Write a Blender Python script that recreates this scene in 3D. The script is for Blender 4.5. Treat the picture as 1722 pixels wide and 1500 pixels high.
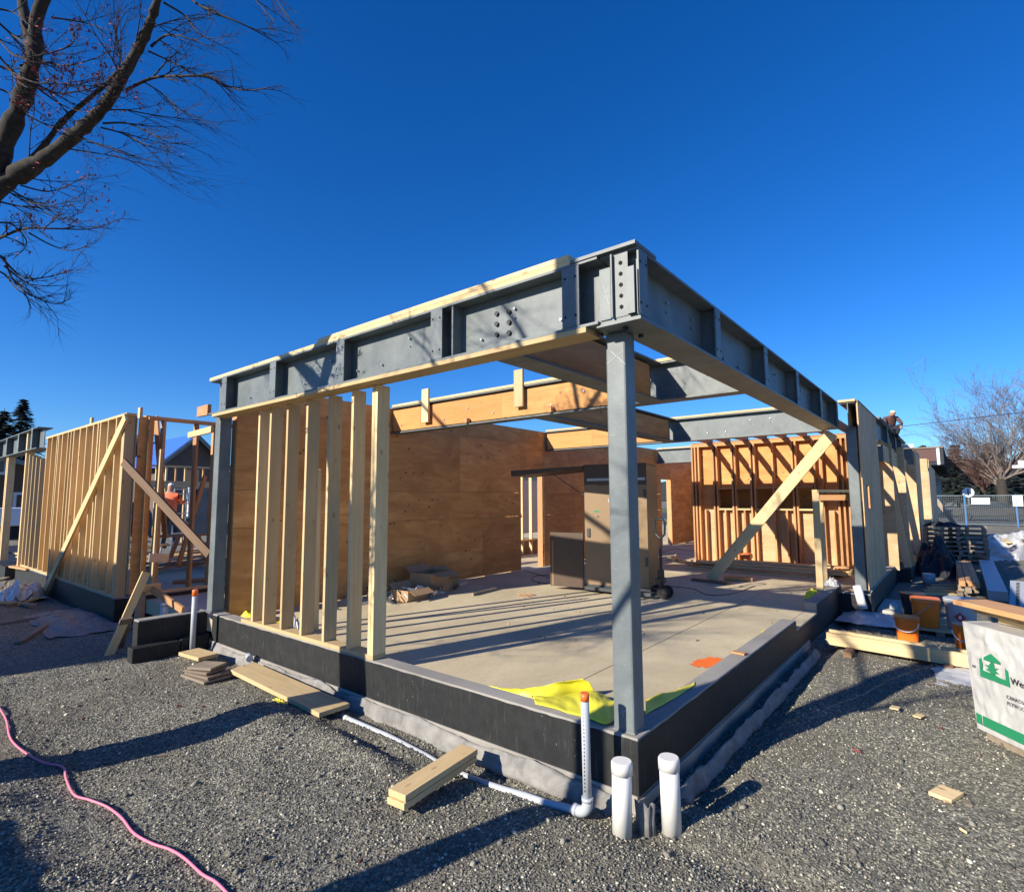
import bpy, bmesh, math, random
import numpy as np
from mathutils import Vector, Matrix, noise as mnoise
R_ = math.radians
for o in list(bpy.data.objects): bpy.data.objects.remove(o)
SC = bpy.context.scene; COL = SC.collection
random.seed(7); NR = np.random.RandomState(11)

# ------------------------------------------------------------ camera
yaw, pitch, roll = 0.682274, 0.096629, -0.00464
CP = Vector((-3.064, -1.551, 1.40))
F = Vector((math.cos(yaw)*math.cos(pitch), math.sin(yaw)*math.cos(pitch), math.sin(pitch)))
r0 = Vector((math.sin(yaw), -math.cos(yaw), 0)); u0 = r0.cross(F)
Rt = r0*math.cos(roll)+u0*math.sin(roll); Up = u0*math.cos(roll)-r0*math.sin(roll)
cd = bpy.data.cameras.new('camera'); cam = bpy.data.objects.new('camera', cd); COL.objects.link(cam)
cd.sensor_width = 36; cd.lens = 921.144/1722*36; cd.clip_end = 4000; cd.clip_start = .05
M = Matrix((Rt, Up, -F)).transposed().to_4x4(); M.translation = CP; cam.matrix_world = M
SC.camera = cam

# ------------------------------------------------------------ sun and sky
SUNV = Vector((-.952*math.cos(R_(24.8)), .307*math.cos(R_(24.8)), math.sin(R_(24.8)))).normalized()
sl = bpy.data.lights.new('sun', 'SUN'); sl.energy = 5.0; sl.angle = R_(.5); sl.color = (1, .91, .77)
so = bpy.data.objects.new('sun', sl); COL.objects.link(so); so.rotation_euler = SUNV.to_track_quat('Z', 'Y').to_euler()
so.location = (0, 0, 20)
w = bpy.data.worlds.new('World'); SC.world = w; w.use_nodes = True; nt = w.node_tree
bg = nt.nodes['Background']; bg.inputs[1].default_value = .089
sky = nt.nodes.new('ShaderNodeTexSky'); sky.sky_type = 'NISHITA'; sky.sun_disc = False
sky.sun_elevation = R_(24.8); sky.sun_rotation = math.atan2(-.952, .307)
sky.altitude = 100; sky.air_density = 1.0; sky.dust_density = .05; sky.ozone_density = 4.0
hs = nt.nodes.new('ShaderNodeHueSaturation'); hs.inputs['Saturation'].default_value = 1.3
nt.links.new(sky.outputs[0], hs.inputs['Color']); tn = nt.nodes.new('ShaderNodeMix'); tn.data_type = 'RGBA'; tn.blend_type = 'MULTIPLY'; tn.inputs[0].default_value = 1; tn.inputs[7].default_value = (.62, .86, 1.22, 1)
nt.links.new(hs.outputs[0], tn.inputs[6]); nt.links.new(tn.outputs[2], bg.inputs[0])
SC.view_settings.view_transform = 'Standard'; SC.view_settings.look = 'None'; SC.view_settings.gamma = 1
SC.view_settings.exposure = 0.65
SC.render.engine = 'CYCLES'

# ------------------------------------------------------------ materials
MATS = {}
class NT:
    def __init__(s, name, rough=.7, metal=0):
        s.m = bpy.data.materials.new(name); s.m.use_nodes = True; s.t = s.m.node_tree
        s.b = s.t.nodes['Principled BSDF']; s.b.inputs['Roughness'].default_value = rough; s.b.inputs['Metallic'].default_value = metal
        tc = s.t.nodes.new('ShaderNodeTexCoord'); s.obj = tc.outputs['Object']
        MATS[name] = s.m
    def n(s, typ, **kw):
        nd = s.t.nodes.new(typ)
        for k, v in kw.items(): setattr(nd, k, v)
        return nd
    def l(s, a, b): s.t.links.new(a, b)
    def map(s, scale, src=None, rnd=True):
        mp = s.n('ShaderNodeMapping'); mp.inputs['Scale'].default_value = scale
        s.l(src or s.obj, mp.inputs['Vector'])
        if rnd:
            oi = s.n('ShaderNodeObjectInfo'); ml = s.n('ShaderNodeMath', operation='MULTIPLY'); ml.inputs[1].default_value = 37.0
            s.l(oi.outputs['Random'], ml.inputs[0]); cx = s.n('ShaderNodeCombineXYZ')
            for i in range(3): s.l(ml.outputs[0], cx.inputs[i])
            s.l(cx.outputs[0], mp.inputs['Location'])
        return mp.outputs[0]
    def noise(s, vec, scale, detail=4, rough=.55, dist=0):
        nd = s.n('ShaderNodeTexNoise'); nd.inputs['Scale'].default_value = scale; nd.inputs['Detail'].default_value = detail
        nd.inputs['Roughness'].default_value = rough; nd.inputs['Distortion'].default_value = dist; s.l(vec, nd.inputs['Vector']); return nd.outputs[0]
    def vor(s, vec, scale, out='Distance', feat='F1', rnd=1):
        nd = s.n('ShaderNodeTexVoronoi', feature=feat); nd.inputs['Scale'].default_value = scale
        nd.inputs['Randomness'].default_value = rnd; s.l(vec, nd.inputs['Vector']); return nd.outputs[out]
    def ramp(s, fac, stops):
        nd = s.n('ShaderNodeValToRGB'); e = nd.color_ramp.elements
        while len(e) < len(stops): e.new(.5)
        for i, (p, c) in enumerate(stops):
            e[i].position = p; e[i].color = (c, c, c, 1) if isinstance(c, (int, float)) else (*c, 1)
        s.l(fac, nd.inputs[0]); return nd.outputs[0]
    def mix(s, fac, a, b, mode='MIX'):
        nd = s.n('ShaderNodeMix', data_type='RGBA', blend_type=mode)
        for v, i in ((fac, 0), (a, 6), (b, 7)):
            if hasattr(v, 'links'): s.l(v, nd.inputs[i])
            elif i == 0: nd.inputs[0].default_value = v
            else: nd.inputs[i].default_value = (*v, 1)
        return nd.outputs[2]
    def rand(s, lo, hi):
        oi = s.n('ShaderNodeObjectInfo'); mr = s.n('ShaderNodeMapRange'); mr.inputs[3].default_value = lo; mr.inputs[4].default_value = hi
        s.l(oi.outputs['Random'], mr.inputs[0]); return mr.outputs[0]
    def scalecol(s, col, fac):
        nd = s.n('ShaderNodeMix', data_type='RGBA', blend_type='MULTIPLY'); nd.inputs[0].default_value = 1
        s.l(col, nd.inputs[6]); s.l(fac, nd.inputs[7]); return nd.outputs[2]
    def out(s, col, bump=None, bs=.3, bd=.01):
        if hasattr(col, 'links'): s.l(col, s.b.inputs['Base Color'])
        else: s.b.inputs['Base Color'].default_value = (*col, 1)
        if bump is not None:
            bn = s.n('ShaderNodeBump'); bn.inputs['Strength'].default_value = bs; bn.inputs['Distance'].default_value = bd
            s.l(bump, bn.inputs['Height']); s.l(bn.outputs[0], s.b.inputs['Normal'])
        return s.m

def wood(name, c1, c2, knot=(.26, .13, .055), var=(.74, 1.12), rough=.78, stretch=26, knots=True, stain=None):
    s = NT(name, rough); v = s.map((1.1, stretch, stretch)); g = s.noise(v, 1.6, 5, .6, .6)
    col = s.ramp(g, [(.3, c1), (.72, c2)])
    v2 = s.map((.8, 3, 3)); col = s.mix(s.ramp(s.noise(v2, 1.5, 2), [(.45, 0), (.75, .35)]), col, tuple(x*.72 for x in c1))
    if knots:
        v3 = s.map((5.2, 13, 13)); k = s.vor(v3, 1.0); kk = s.ramp(k, [(.0, .9), (.10, .7), (.19, 0)])
        gt = s.ramp(s.noise(s.map((2.2, 5, 5)), 1.0, 1), [(.46, 0), (.56, 1)]); ml = s.n('ShaderNodeMath', operation='MULTIPLY'); s.l(kk, ml.inputs[0]); s.l(gt, ml.inputs[1])
        col = s.mix(ml.outputs[0], col, knot)
    hr = s.n('ShaderNodeMath', operation='FRACT'); hm = s.n('ShaderNodeMath', operation='MULTIPLY'); oi = s.n('ShaderNodeObjectInfo'); s.l(oi.outputs['Random'], hm.inputs[0]); hm.inputs[1].default_value = 7.31; s.l(hm.outputs[0], hr.inputs[0])
    col = s.mix(s.ramp(hr.outputs[0], [(.3, 0), (1, .5)]), col, tuple(a*b for a, b in zip(c1, (1.0, .90, .80))))
    en = s.noise(s.map((.6, 2, 2)), 2.2, 3); col = s.mix(s.ramp(en, [(.55, 0), (.8, .35)]), col, tuple(a*.55 for a in c1))
    col = s.scalecol(col, s.rand(*var))
    if stain: col = s.mix(s.ramp(s.noise(s.map((2, 2, 2)), 1.3, 4), [(.5, 0), (.7, .6)]), col, stain)
    return s.out(col, g, .35, .003)
wood('lumber', (.62, .45, .22), (.76, .59, .33))
wood('lumber_orange', (.50, .25, .10), (.62, .36, .17), var=(.8, 1.15))
wood('lumber_weathered', (.24, .19, .14), (.36, .29, .21), knot=(.1, .07, .05), stain=(.17, .15, .13))
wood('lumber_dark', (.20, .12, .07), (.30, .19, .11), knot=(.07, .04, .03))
wood('lvl', (.52, .24, .07), (.66, .35, .12), var=(.92, 1.08), stretch=10)
def plywood(name, c1, c2, knot, var=(.82, 1.12)):
    s = NT(name, .72); v = s.map((1.0, 5.5, 5.5)); g = s.noise(v, 1.3, 6, .62, 1.4)
    col = s.ramp(g, [(.28, c1), (.5, tuple((a+b)/2 for a, b in zip(c1, c2))), (.72, c2)])
    v4 = s.map((.9, 1.6, 1.6)); col = s.mix(s.ramp(s.noise(v4, 1.1, 3, .6, .8), [(.4, 0), (.65, .55)]), col, tuple(x*.68 for x in c1))
    v3 = s.map((4.2, 6.2, 6.2)); k = s.vor(v3, 1.0); kk = s.ramp(k, [(0, 1), (.09, .8), (.14, 0)])
    gate = s.ramp(s.noise(s.map((1.1, 1.1, 1.1)), .9, 1), [(.42, 0), (.5, .9)])
    ml = s.n('ShaderNodeMath', operation='MULTIPLY'); s.l(kk, ml.inputs[0]); s.l(gate, ml.inputs[1])
    col = s.mix(ml.outputs[0], col, knot)
    col = s.scalecol(col, s.rand(*var)); return s.out(col, g, .3, .003)
plywood('plywood_red', (.60, .25, .065), (.84, .43, .14), (.10, .04, .02))
plywood('plywood_tan', (.52, .33, .16), (.66, .47, .26), (.24, .12, .05), (.9, 1.08))
plywood('plywood_weathered', (.60, .38, .19), (.75, .51, .27), (.18, .13, .09), (.9, 1.05))
def simple(name, c, rough=.6, metal=0, nz=.12, scale=6, bump=0):
    s = NT(name, rough, metal); n = s.noise(s.map((1, 1, 1)), scale, 5, .6)
    col = s.mix(s.ramp(n, [(.3, 0), (.75, 1)]), tuple(min(1, x*(1-nz)) for x in c), tuple(min(1, x*(1+nz)) for x in c))
    return s.out(col, n if bump else None, bump, .004)
def steel():
    s = NT('steel_paint', .5); n = s.noise(s.map((1, 1, 1)), 3.5, 6, .65); n2 = s.noise(s.map((1, 1, 4)), 18, 3)
    col = s.mix(s.ramp(n, [(.32, 0), (.7, 1)]), (.098, .118, .122), (.172, .196, .196))
    n3 = s.noise(s.map((.4, .4, 9)), 14, 5, .7); col = s.mix(s.ramp(n3, [(.60, 0), (.72, .30)]), col, (.09, .105, .11)); n4 = s.noise(s.map((1, 1, 1)), 60, 2); col = s.mix(s.ramp(n4, [(.70, 0), (.76, .5)]), col, (.33, .35, .36))
    col = s.mix(s.ramp(n2, [(.62, 0), (.74, .35)]), col, (.28, .30, .31)); return s.out(col, n2, .12, .002)
steel()
simple('steel_dark', (.05, .055, .06), .5); simple('bolt', (.03, .03, .035), .45, .4); simple('hole', (.008, .008, .008), .9)
simple('chalk', (.48, .49, .48), .9); simple('galv', (.45, .47, .48), .35, .8, .2)
def concrete(name, c1, c2, sc=1.0):
    s = NT(name, .85); a = s.noise(s.map((1, 1, 1), rnd=False), .55*sc, 6, .62, .5); b = s.noise(s.map((1, 1, 1), rnd=False), 26*sc, 4, .7)
    col = s.mix(s.ramp(a, [(.3, 0), (.7, 1)]), c1, c2); col = s.mix(s.ramp(b, [(.3, .22), (.6, 0)]), col, tuple(x*.55 for x in c1))
    c = s.vor(s.map((1, 1, 1), rnd=False), 3.2*sc); col = s.mix(s.ramp(c, [(0, .5), (.035, .25), (.05, 0)]), col, (.2, .17, .13))
    return s.out(col, b, .25, .003)
concrete('slab', (.44, .365, .23), (.70, .60, .395)); concrete('concrete', (.24, .225, .20), (.36, .34, .30), 2.5)
concrete('concrete_pale', (.38, .35, .31), (.5, .47, .42), 2.5)
def tar():
    s = NT('damp_proofing', .62); n = s.noise(s.map((1, 1, 1), rnd=False), 9, 5, .65); st = s.noise(s.map((22, 22, 2.2), rnd=False), 1.6, 4, .7)
    col = s.mix(s.ramp(n, [(.35, 0), (.7, 1)]), (.006, .007, .008), (.016, .018, .019))
    col = s.mix(s.ramp(st, [(.58, 0), (.8, .55)]), col, (.10, .105, .10)); 
    v = s.vor(s.map((60, 60, 9), rnd=False), 1.0); gate = s.ramp(s.noise(s.map((1, 1, 1), rnd=False), 2.4, 2), [(.54, 0), (.66, 1)])
    kk = s.ramp(v, [(0, 1), (.06, .8), (.09, 0)]); ml = s.n('ShaderNodeMath', operation='MULTIPLY'); s.l(kk, ml.inputs[0]); s.l(gate, ml.inputs[1])
    col = s.mix(ml.outputs[0], col, (.35, .36, .34)); return s.out(col, n, .4, .005)
tar()
def fabric_m(name, c1, c2, sc=7, rough=.8):
    s = NT(name, rough); n = s.noise(s.map((1, 1, 1), rnd=False), sc, 5, .6, .8); b = s.noise(s.map((1, 1, 1), rnd=False), sc*9, 3)
    return s.out(s.mix(s.ramp(n, [(.3, 0), (.7, 1)]), c1, c2), b, .3, .003)
fabric_m('filter_fabric', (.15, .145, .135), (.30, .29, .27)); fabric_m('white_wrap', (.43, .43, .42), (.53, .53, .51), 3, .42)
fabric_m('grey_sheet', (.42, .43, .43), (.60, .61, .61), 3, .4); fabric_m('black_sheet', (.012, .014, .018), (.03, .033, .04), 3, .95)
def yel():
    s = NT('yellow_film', .38); n = s.noise(s.map((1, 1, 1), rnd=False), 14, 4)
    s.b.inputs['Transmission Weight'].default_value = .0
    return s.out(s.mix(n, (.72, .66, .02), (.86, .80, .08)), n, .35, .006)
yel()
simple('pvc_white', (.78, .76, .70), .32, 0, .03); simple('pvc_grey', (.44, .47, .50), .35, 0, .06); simple('abs_orange', (.85, .17, .03), .45, 0, .06)
simple('pink_hose', (.82, .22, .33), .5, 0, .08, 20); simple('orange_bucket', (.92, .20, .02), .4, 0, .06); simple('bucket_grey', (.42, .44, .46), .4, 0, .05)
simple('black_plastic', (.02, .02, .022), .35, 0, .1); simple('label_red', (.45, .04, .05), .5); simple('label_green', (.02, .22, .10), .5, 0, .05)
simple('label_black', (.04, .04, .04), .5); simple('tan_metal', (.25, .165, .085), .5, 0, .08, 2); simple('cabinet_brown', (.085, .052, .030), .5, 0, .12)
simple('cardboard', (.40, .26, .14), .85, 0, .12); simple('orange_spray', (.95, .18, .02), .7, 0, .1, 30); simple('plastic_film', (.5, .52, .54), .25, 0, .3, 12)
simple('bark', (.040, .033, .027), .95, 0, .6, 22, 1.0); simple('bark_dark', (.035, .028, .026), .9, 0, .3, 14); simple('leaf_red', (.22, .045, .04), .8, 0, .3)
simple('bark_far', (.20, .165, .145), .9, 0, .25, 2); simple('twig_red', (.16, .085, .07), .9, 0, .3)
simple('conifer', (.022, .034, .028), .9, 0, .4); simple('skin', (.42, .24, .16), .6); simple('hivis', (.85, .17, .06), .7); simple('cloth_dark', (.03, .035, .05), .9)
simple('aluminium', (.55, .56, .57), .35, .7); simple('roof_dark', (.035, .038, .045), .9); simple('blue_tarp', (.05, .16, .62), .4); simple('siding', (.13, .10, .085), .85)
simple('trim', (.16, .19, .18), .7); simple('window_glass', (.03, .04, .05), .12); simple('window_frame', (.62, .63, .63), .6)
simple('beige_wall', (.42, .37, .31), .9, 0, .1); simple('maroon', (.10, .045, .04), .7); simple('sign_white', (.74, .76, .77), .5, 0, .03)
simple('fence_blue', (.06, .19, .40), .5); simple('fence_wire', (.20, .25, .28), .5, .4); simple('asphalt', (.055, .058, .062), .9, 0, .2, 3)
simple('grass', (.10, .13, .05), .95, 0, .35, 3); simple('car_white', (.6, .62, .64), .3); simple('car_red', (.3, .03, .03), .3); simple('rubber', (.02, .02, .02), .9)
simple('osb', (.40, .26, .13), .9, 0, .3, 40); simple('brown_shake', (.10, .065, .045), .9, 0, .25, 20)
def hill():
    s = NT('forest', .95); n = s.noise(s.map((1, 1, 1), rnd=False), .12, 8, .75); 
    return s.out(s.mix(s.ramp(n, [(.35, 0), (.65, 1)]), (.018, .032, .030), (.055, .075, .055)), n, 1, 3)
hill()
def gravel():
    s = NT('gravel_ground', .95); v = s.map((1, 1, 1), rnd=False)
    d = s.vor(v, 62); c = s.n('ShaderNodeTexVoronoi'); c.inputs['Scale'].default_value = 62; s.l(v, c.inputs['Vector'])
    sep = s.n('ShaderNodeSeparateColor'); s.l(c.outputs['Color'], sep.inputs[0])
    col = s.ramp(sep.outputs[0], [(0, (.082, .080, .065)), (.5, (.173, .167, .134)), (.85, (.295, .28, .22)), (1, (.50, .47, .36))])
    big = s.noise(v, .8, 5, .6); col = s.mix(s.ramp(big, [(.45, 0), (.64, .7)]), col, (.145, .127, .095))
    fine = s.noise(v, 160, 3, .7); inv = s.ramp(d, [(0, 1), (.5, .1)])
    ad = s.n('ShaderNodeMath', operation='MULTIPLY_ADD'); s.l(fine, ad.inputs[0]); ad.inputs[1].default_value = .5; s.l(inv, ad.inputs[2])
    return s.out(col, ad.outputs[0], 1, .012)
gravel()
def stone_m():
    s = NT('gravel_stone', .9); at = s.n('ShaderNodeAttribute'); at.attribute_name = 'tone'
    col = s.ramp(at.outputs['Fac'], [(0, (.078, .077, .064)), (.5, (.168, .163, .132)), (.82, (.285, .272, .215)), (.96, (.47, .445, .345)), (1, (.80, .75, .60))])
    return s.out(col)
stone_m()

# ------------------------------------------------------------ builders
WM = {}
def tag(o, label=None, cat=None, group=None, kind=None):
    if label: o['label'] = label
    if cat: o['category'] = cat
    if group: o['group'] = group
    if kind: o['kind'] = kind
    return o
def link(o, parent=None, world=None):
    COL.objects.link(o); world = world or Matrix(); WM[o] = world
    if parent is not None:
        o.parent = parent; o.matrix_parent_inverse = WM[parent].inverted()
    o.matrix_basis = world
    return o
def thing(name, loc, label, cat, group=None):
    o = bpy.data.objects.new(name, None); o.empty_display_size = .1
    return tag(link(o, None, Matrix.Translation(Vector(loc))), label, cat, group)
class MB:
    def __init__(s): s.v = []; s.f = []; s.mi = []
    def add(s, vs, fs, mi=0):
        b = len(s.v); s.v += [tuple(v) for v in vs]; s.f += [tuple(b+i for i in f) for f in fs]; s.mi += [mi]*len(fs)
    def box(s, a, b, mi=0):
        x0, y0, z0 = [min(p, q) for p, q in zip(a, b)]; x1, y1, z1 = [max(p, q) for p, q in zip(a, b)]
        s.add([(x0,y0,z0),(x1,y0,z0),(x1,y1,z0),(x0,y1,z0),(x0,y0,z1),(x1,y0,z1),(x1,y1,z1),(x0,y1,z1)],
              [(0,3,2,1),(4,5,6,7),(0,1,5,4),(1,2,6,5),(2,3,7,6),(3,0,4,7)], mi); return s
    def bar(s, p0, p1, w_, t_, side=(0,0,1), mi=0):
        p0, p1 = Vector(p0), Vector(p1); d = (p1-p0).normalized(); sv = Vector(side); sv = (sv-d*sv.dot(d)).normalized(); n = d.cross(sv)
        vs = []
        for p in (p0, p1):
            for a, b in ((-1,-1),(1,-1),(1,1),(-1,1)): vs.append(p+sv*a*w_/2+n*b*t_/2)
        s.add(vs, [(0,1,2,3),(7,6,5,4),(0,4,5,1),(1,5,6,2),(2,6,7,3),(3,7,4,0)], mi); return s
    def tube(s, pts, rs, n=8, mi=0, cap=True):
        pts = [Vector(p) for p in pts]; 
        if not hasattr(rs, '__len__'): rs = [rs]*len(pts)
        vs = []; prev = None
        for i, p in enumerate(pts):
            d = (pts[min(i+1, len(pts)-1)]-pts[max(i-1, 0)]).normalized()
            if prev is None: a = d.orthogonal().normalized()
            else:
                a = prev-d*prev.dot(d); a = a.normalized() if a.length > 1e-6 else d.orthogonal().normalized()
            prev = a; b = d.cross(a)
            for k in range(n):
                t = 2*math.pi*k/n; vs.append(p+(a*math.cos(t)+b*math.sin(t))*rs[i])
        fs = [(i*n+k, i*n+(k+1) % n, (i+1)*n+(k+1) % n, (i+1)*n+k) for i in range(len(pts)-1) for k in range(n)]
        if cap: fs += [tuple(range(n))[::-1], tuple((len(pts)-1)*n+k for k in range(n))]
        s.add(vs, fs, mi); return s
    def poly(s, pts, ext, mi=0):
        n = len(pts); e = Vector(ext); a = [Vector(p) for p in pts]
        s.add(a+[p+e for p in a], [tuple(range(n))[::-1], tuple(range(n, 2*n))]+[(i, (i+1) % n, n+(i+1) % n, n+i) for i in range(n)], mi); return s
    def sheet(s, grid, mi=0):
        nu, nv = len(grid), len(grid[0]); s.add([p for r in grid for p in r], [(i*nv+j, (i+1)*nv+j, (i+1)*nv+j+1, i*nv+j+1) for i in range(nu-1) for j in range(nv-1)], mi); return s
    def build(s, name, mat, parent=None, origin=None, smooth=False, bevel=0, world=None, solid=0):
        me = bpy.data.meshes.new(name); wm = world
        if wm is None:
            if origin is None: origin = tuple(WM[parent].translation) if parent is not None else (0, 0, 0)
            wm = Matrix.Translation(Vector(origin)); ox, oy, oz = origin; vs = [(x-ox, y-oy, z-oz) for x, y, z in s.v]
        else: vs = s.v
        me.from_pydata(vs, [], s.f)
        for m_ in (mat if isinstance(mat, (list, tuple)) else [mat]): me.materials.append(MATS[m_])
        if any(s.mi): me.polygons.foreach_set('material_index', s.mi)
        bm = bmesh.new(); bm.from_mesh(me); bmesh.ops.recalc_face_normals(bm, faces=bm.faces); bm.to_mesh(me); bm.free()
        if smooth: me.polygons.foreach_set('use_smooth', [True]*len(me.polygons))
        o = bpy.data.objects.new(name, me); link(o, parent, wm)
        if solid: md = o.modifiers.new('solid', 'SOLIDIFY'); md.thickness = solid
        if bevel: md = o.modifiers.new('bevel', 'BEVEL'); md.width = bevel; md.segments = 2; md.limit_method = 'ANGLE'
        return o
def lumber(name, p0, p1, w_, t_, side=(0,0,1), mat='lumber', parent=None, bevel=.003, warp=0):
    """a board from p0 to p1; w_ measured along side; local X runs along the grain"""
    p0, p1 = Vector(p0), Vector(p1); d = p1-p0; L = d.length; d.normalize(); sv = Vector(side); sv = (sv-d*sv.dot(d)).normalized(); n = d.cross(sv)
    wm = Matrix((d, sv, n)).transposed().to_4x4(); wm.translation = (p0+p1)/2
    m = MB(); m.box((-L/2, -w_/2, -t_/2), (L/2, w_/2, t_/2)); return m.build(name, mat, parent, world=wm, bevel=bevel)
def board(p0, p1, w_, t_, label, cat='board', side=(0,0,1), mat='lumber', name='loose_board', group=None, bevel=.003):
    return tag(lumber(name, p0, p1, w_, t_, side, mat, None, bevel), label, cat, group)
def panel(name, a, b, mat, parent):
    """plywood sheet as an axis aligned box, grain along its longer horizontal side"""
    a, b = Vector(a), Vector(b); c = (a+b)/2; e = b-a; e = Vector((abs(e.x), abs(e.y), abs(e.z)))
    if e.x >= e.y: wm = Matrix.Identity(4); h = e/2
    else: wm = Matrix.Rotation(math.pi/2, 4, 'Z'); h = Vector((e.y, e.x, e.z))/2
    wm.translation = c; m = MB(); m.box(-h, h); return m.build(name, mat, parent, world=wm)
def panelv(name, a, b, mat, parent):
    a, b = Vector(a), Vector(b); c = (a+b)/2; e = b-a
    wm = Matrix(((0,0,-1),(0,1,0),(1,0,0))).to_4x4(); h = Vector((abs(e.z), abs(e.y), abs(e.x)))/2
    wm.translation = c; m = MB(); m.box(-h, h); return m.build(name, mat, parent, world=wm)

# ------------------------------------------------------------ ground
def fbm(x, y, s, o=4):
    v = 0; a = 1
    for i in range(o): v += a*mnoise.noise(Vector((x*s, y*s, 3.7+i*9))); a *= .5; s *= 2.05
    return v
def gz(x, y):
    z = -.392+.022*fbm(x, y, 1.1)+.010*fbm(x+9, y, 4.5, 3)
    if -2 < x < .2 and -1 < y < 9:
        z -= .05*math.exp(-((x+.12)/.16)**2)                                    # trench along the footing
        z += .10*math.exp(-((x+.75)/.28)**2-((y-2.9)/.55)**2)+.05*math.exp(-((x+.6)/.14)**2-((y-1.9)/.6)**2)
        z -= .05*math.exp(-((x+.42)/.10)**2-((y-1.95)/.5)**2)
    if -1 < y < .1 and x > .3: z -= .07*math.exp(-((y+.16)/.14)**2)
    if -4 < x < 0: z -= .022*math.exp(-((math.sin(1.3*(y-.35*x))-.97)/.12)**2)
    if x < -1.9: z += .05*min(1, (-1.9-x)*2)*(1+fbm(x, y, 3, 2))
    if x > .2 and y > .2: z = -.47
    return z
def axis(lo, hi, step, far):
    a = [lo+i*step for i in range(int((hi-lo)/step)+1)]; b = a[-1]; s = step
    while b < far: s *= 1.25; b += s; a.append(b)
    b = a[0]; s = step; pre = []
    while b > -far: s *= 1.25; b -= s; pre.append(b)
    return pre[::-1]+a
gx = axis(-3.2, 7.0, .035, 900); gy = axis(-2.6, 7.2, .035, 900)
nx, ny = len(gx), len(gy)
V = np.zeros((nx, ny, 3), np.float32)
for i, x in enumerate(gx):
    for j, y in enumerate(gy): V[i, j] = (x, y, gz(x, y) if -12 < x < 30 and -12 < y < 25 else -.40)
idx = np.arange(nx*ny).reshape(nx, ny)
Fq = np.stack([idx[:-1,:-1], idx[1:,:-1], idx[1:,1:], idx[:-1,1:]], -1).reshape(-1, 4)
def npmesh(name, V, Fc, mat, k):
    me = bpy.data.meshes.new(name); me.vertices.add(len(V)); me.vertices.foreach_set('co', V.astype(np.float32).ravel())
    me.loops.add(Fc.size); me.loops.foreach_set('vertex_index', Fc.astype(np.int32).ravel())
    me.polygons.add(len(Fc)); me.polygons.foreach_set('loop_start', np.arange(0, Fc.size, k, dtype=np.int32))
    me.update(calc_edges=True); me.validate(); me.materials.append(MATS[mat]); o = bpy.data.objects.new(name, me); link(o); return o
gr = npmesh('ground', V.reshape(-1, 3), Fq, 'gravel_ground', 4); tag(gr, kind='structure'); gr.data.polygons.foreach_set('use_smooth', [True]*len(Fq))
# scattered crushed stone
def stones():
    bm = bmesh.new(); bmesh.ops.create_icosphere(bm, subdivisions=1, radius=1); bv = np.array([v.co[:] for v in bm.verts]); bf = np.array([[v.index for v in f.verts] for f in bm.faces]); bm.free()
    base = [bv*(1+NR.uniform(-.28, .28, (12, 1))) for _ in range(30)]
    pts = []; N = 150000
    fx, fy = F.x/math.hypot(F.x, F.y), F.y/math.hypot(F.x, F.y)
    while len(pts) < N:
        d = .7+8.5*NR.rand(4000)**1.15; a = NR.uniform(-.90, .90, 4000)
        X = CP.x+d*(np.cos(yaw+a)); Y = CP.y+d*(np.sin(yaw+a))
        for x, y, dd in zip(X, Y, d):
            if (x > .02 and y > -.02) or y > 6.2: continue
            if fbm(x*.9+4, y*.9, .8, 3) > .10 and NR.rand() < .5: continue
            pts.append((x, y, dd))
    VV = np.zeros((N, 12, 3), np.float32); tone = np.zeros((N, 12), np.float32)
    for i in range(N):
        x, y, dd = pts[i]; r = .0028+.0055*NR.rand()**2.6+(.012 if NR.rand() < .003 else 0)
        s = np.array([r*NR.uniform(.8, 1.7), r*NR.uniform(.7, 1.2), r*NR.uniform(.45, .9)])
        t = NR.uniform(0, 6.28); c, sn = math.cos(t), math.sin(t); tl = NR.uniform(-.6, .6); ct, st = math.cos(tl), math.sin(tl)
        b = base[i % 30]*s; b = np.stack([b[:,0]*ct-b[:,2]*st, b[:,1], b[:,0]*st+b[:,2]*ct], 1)
        VV[i,:,0] = b[:,0]*c-b[:,1]*sn+x; VV[i,:,1] = b[:,0]*sn+b[:,1]*c+y; VV[i,:,2] = b[:,2]+gz(x, y)+r*.35
        tone[i] = NR.rand()
    Fc = (bf[None]+np.arange(N)[:,None,None]*12).reshape(-1, 3)
    o = npmesh('gravel', VV.reshape(-1, 3), Fc, 'gravel_stone', 3)
    at = o.data.attributes.new('tone', 'FLOAT', 'POINT'); at.data.foreach_set('value', tone.ravel()); tag(o, kind='stuff', label='loose grey crushed stone over the yard', cat='gravel')
stones()
SZ = -.10
m = MB(); m.box((.1501, .1501, -.3), (7.1, 6.4, SZ)); m.box((7.1, -.20, -.3), (27, 6.4, SZ)); m.box((.05, 6.4, -.3), (27, 16, SZ)); m.box((4.0, -.001, -.3), (5.2, .1501, SZ-.004))
tag(m.build('concrete_floor', 'slab'), kind='structure')

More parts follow.
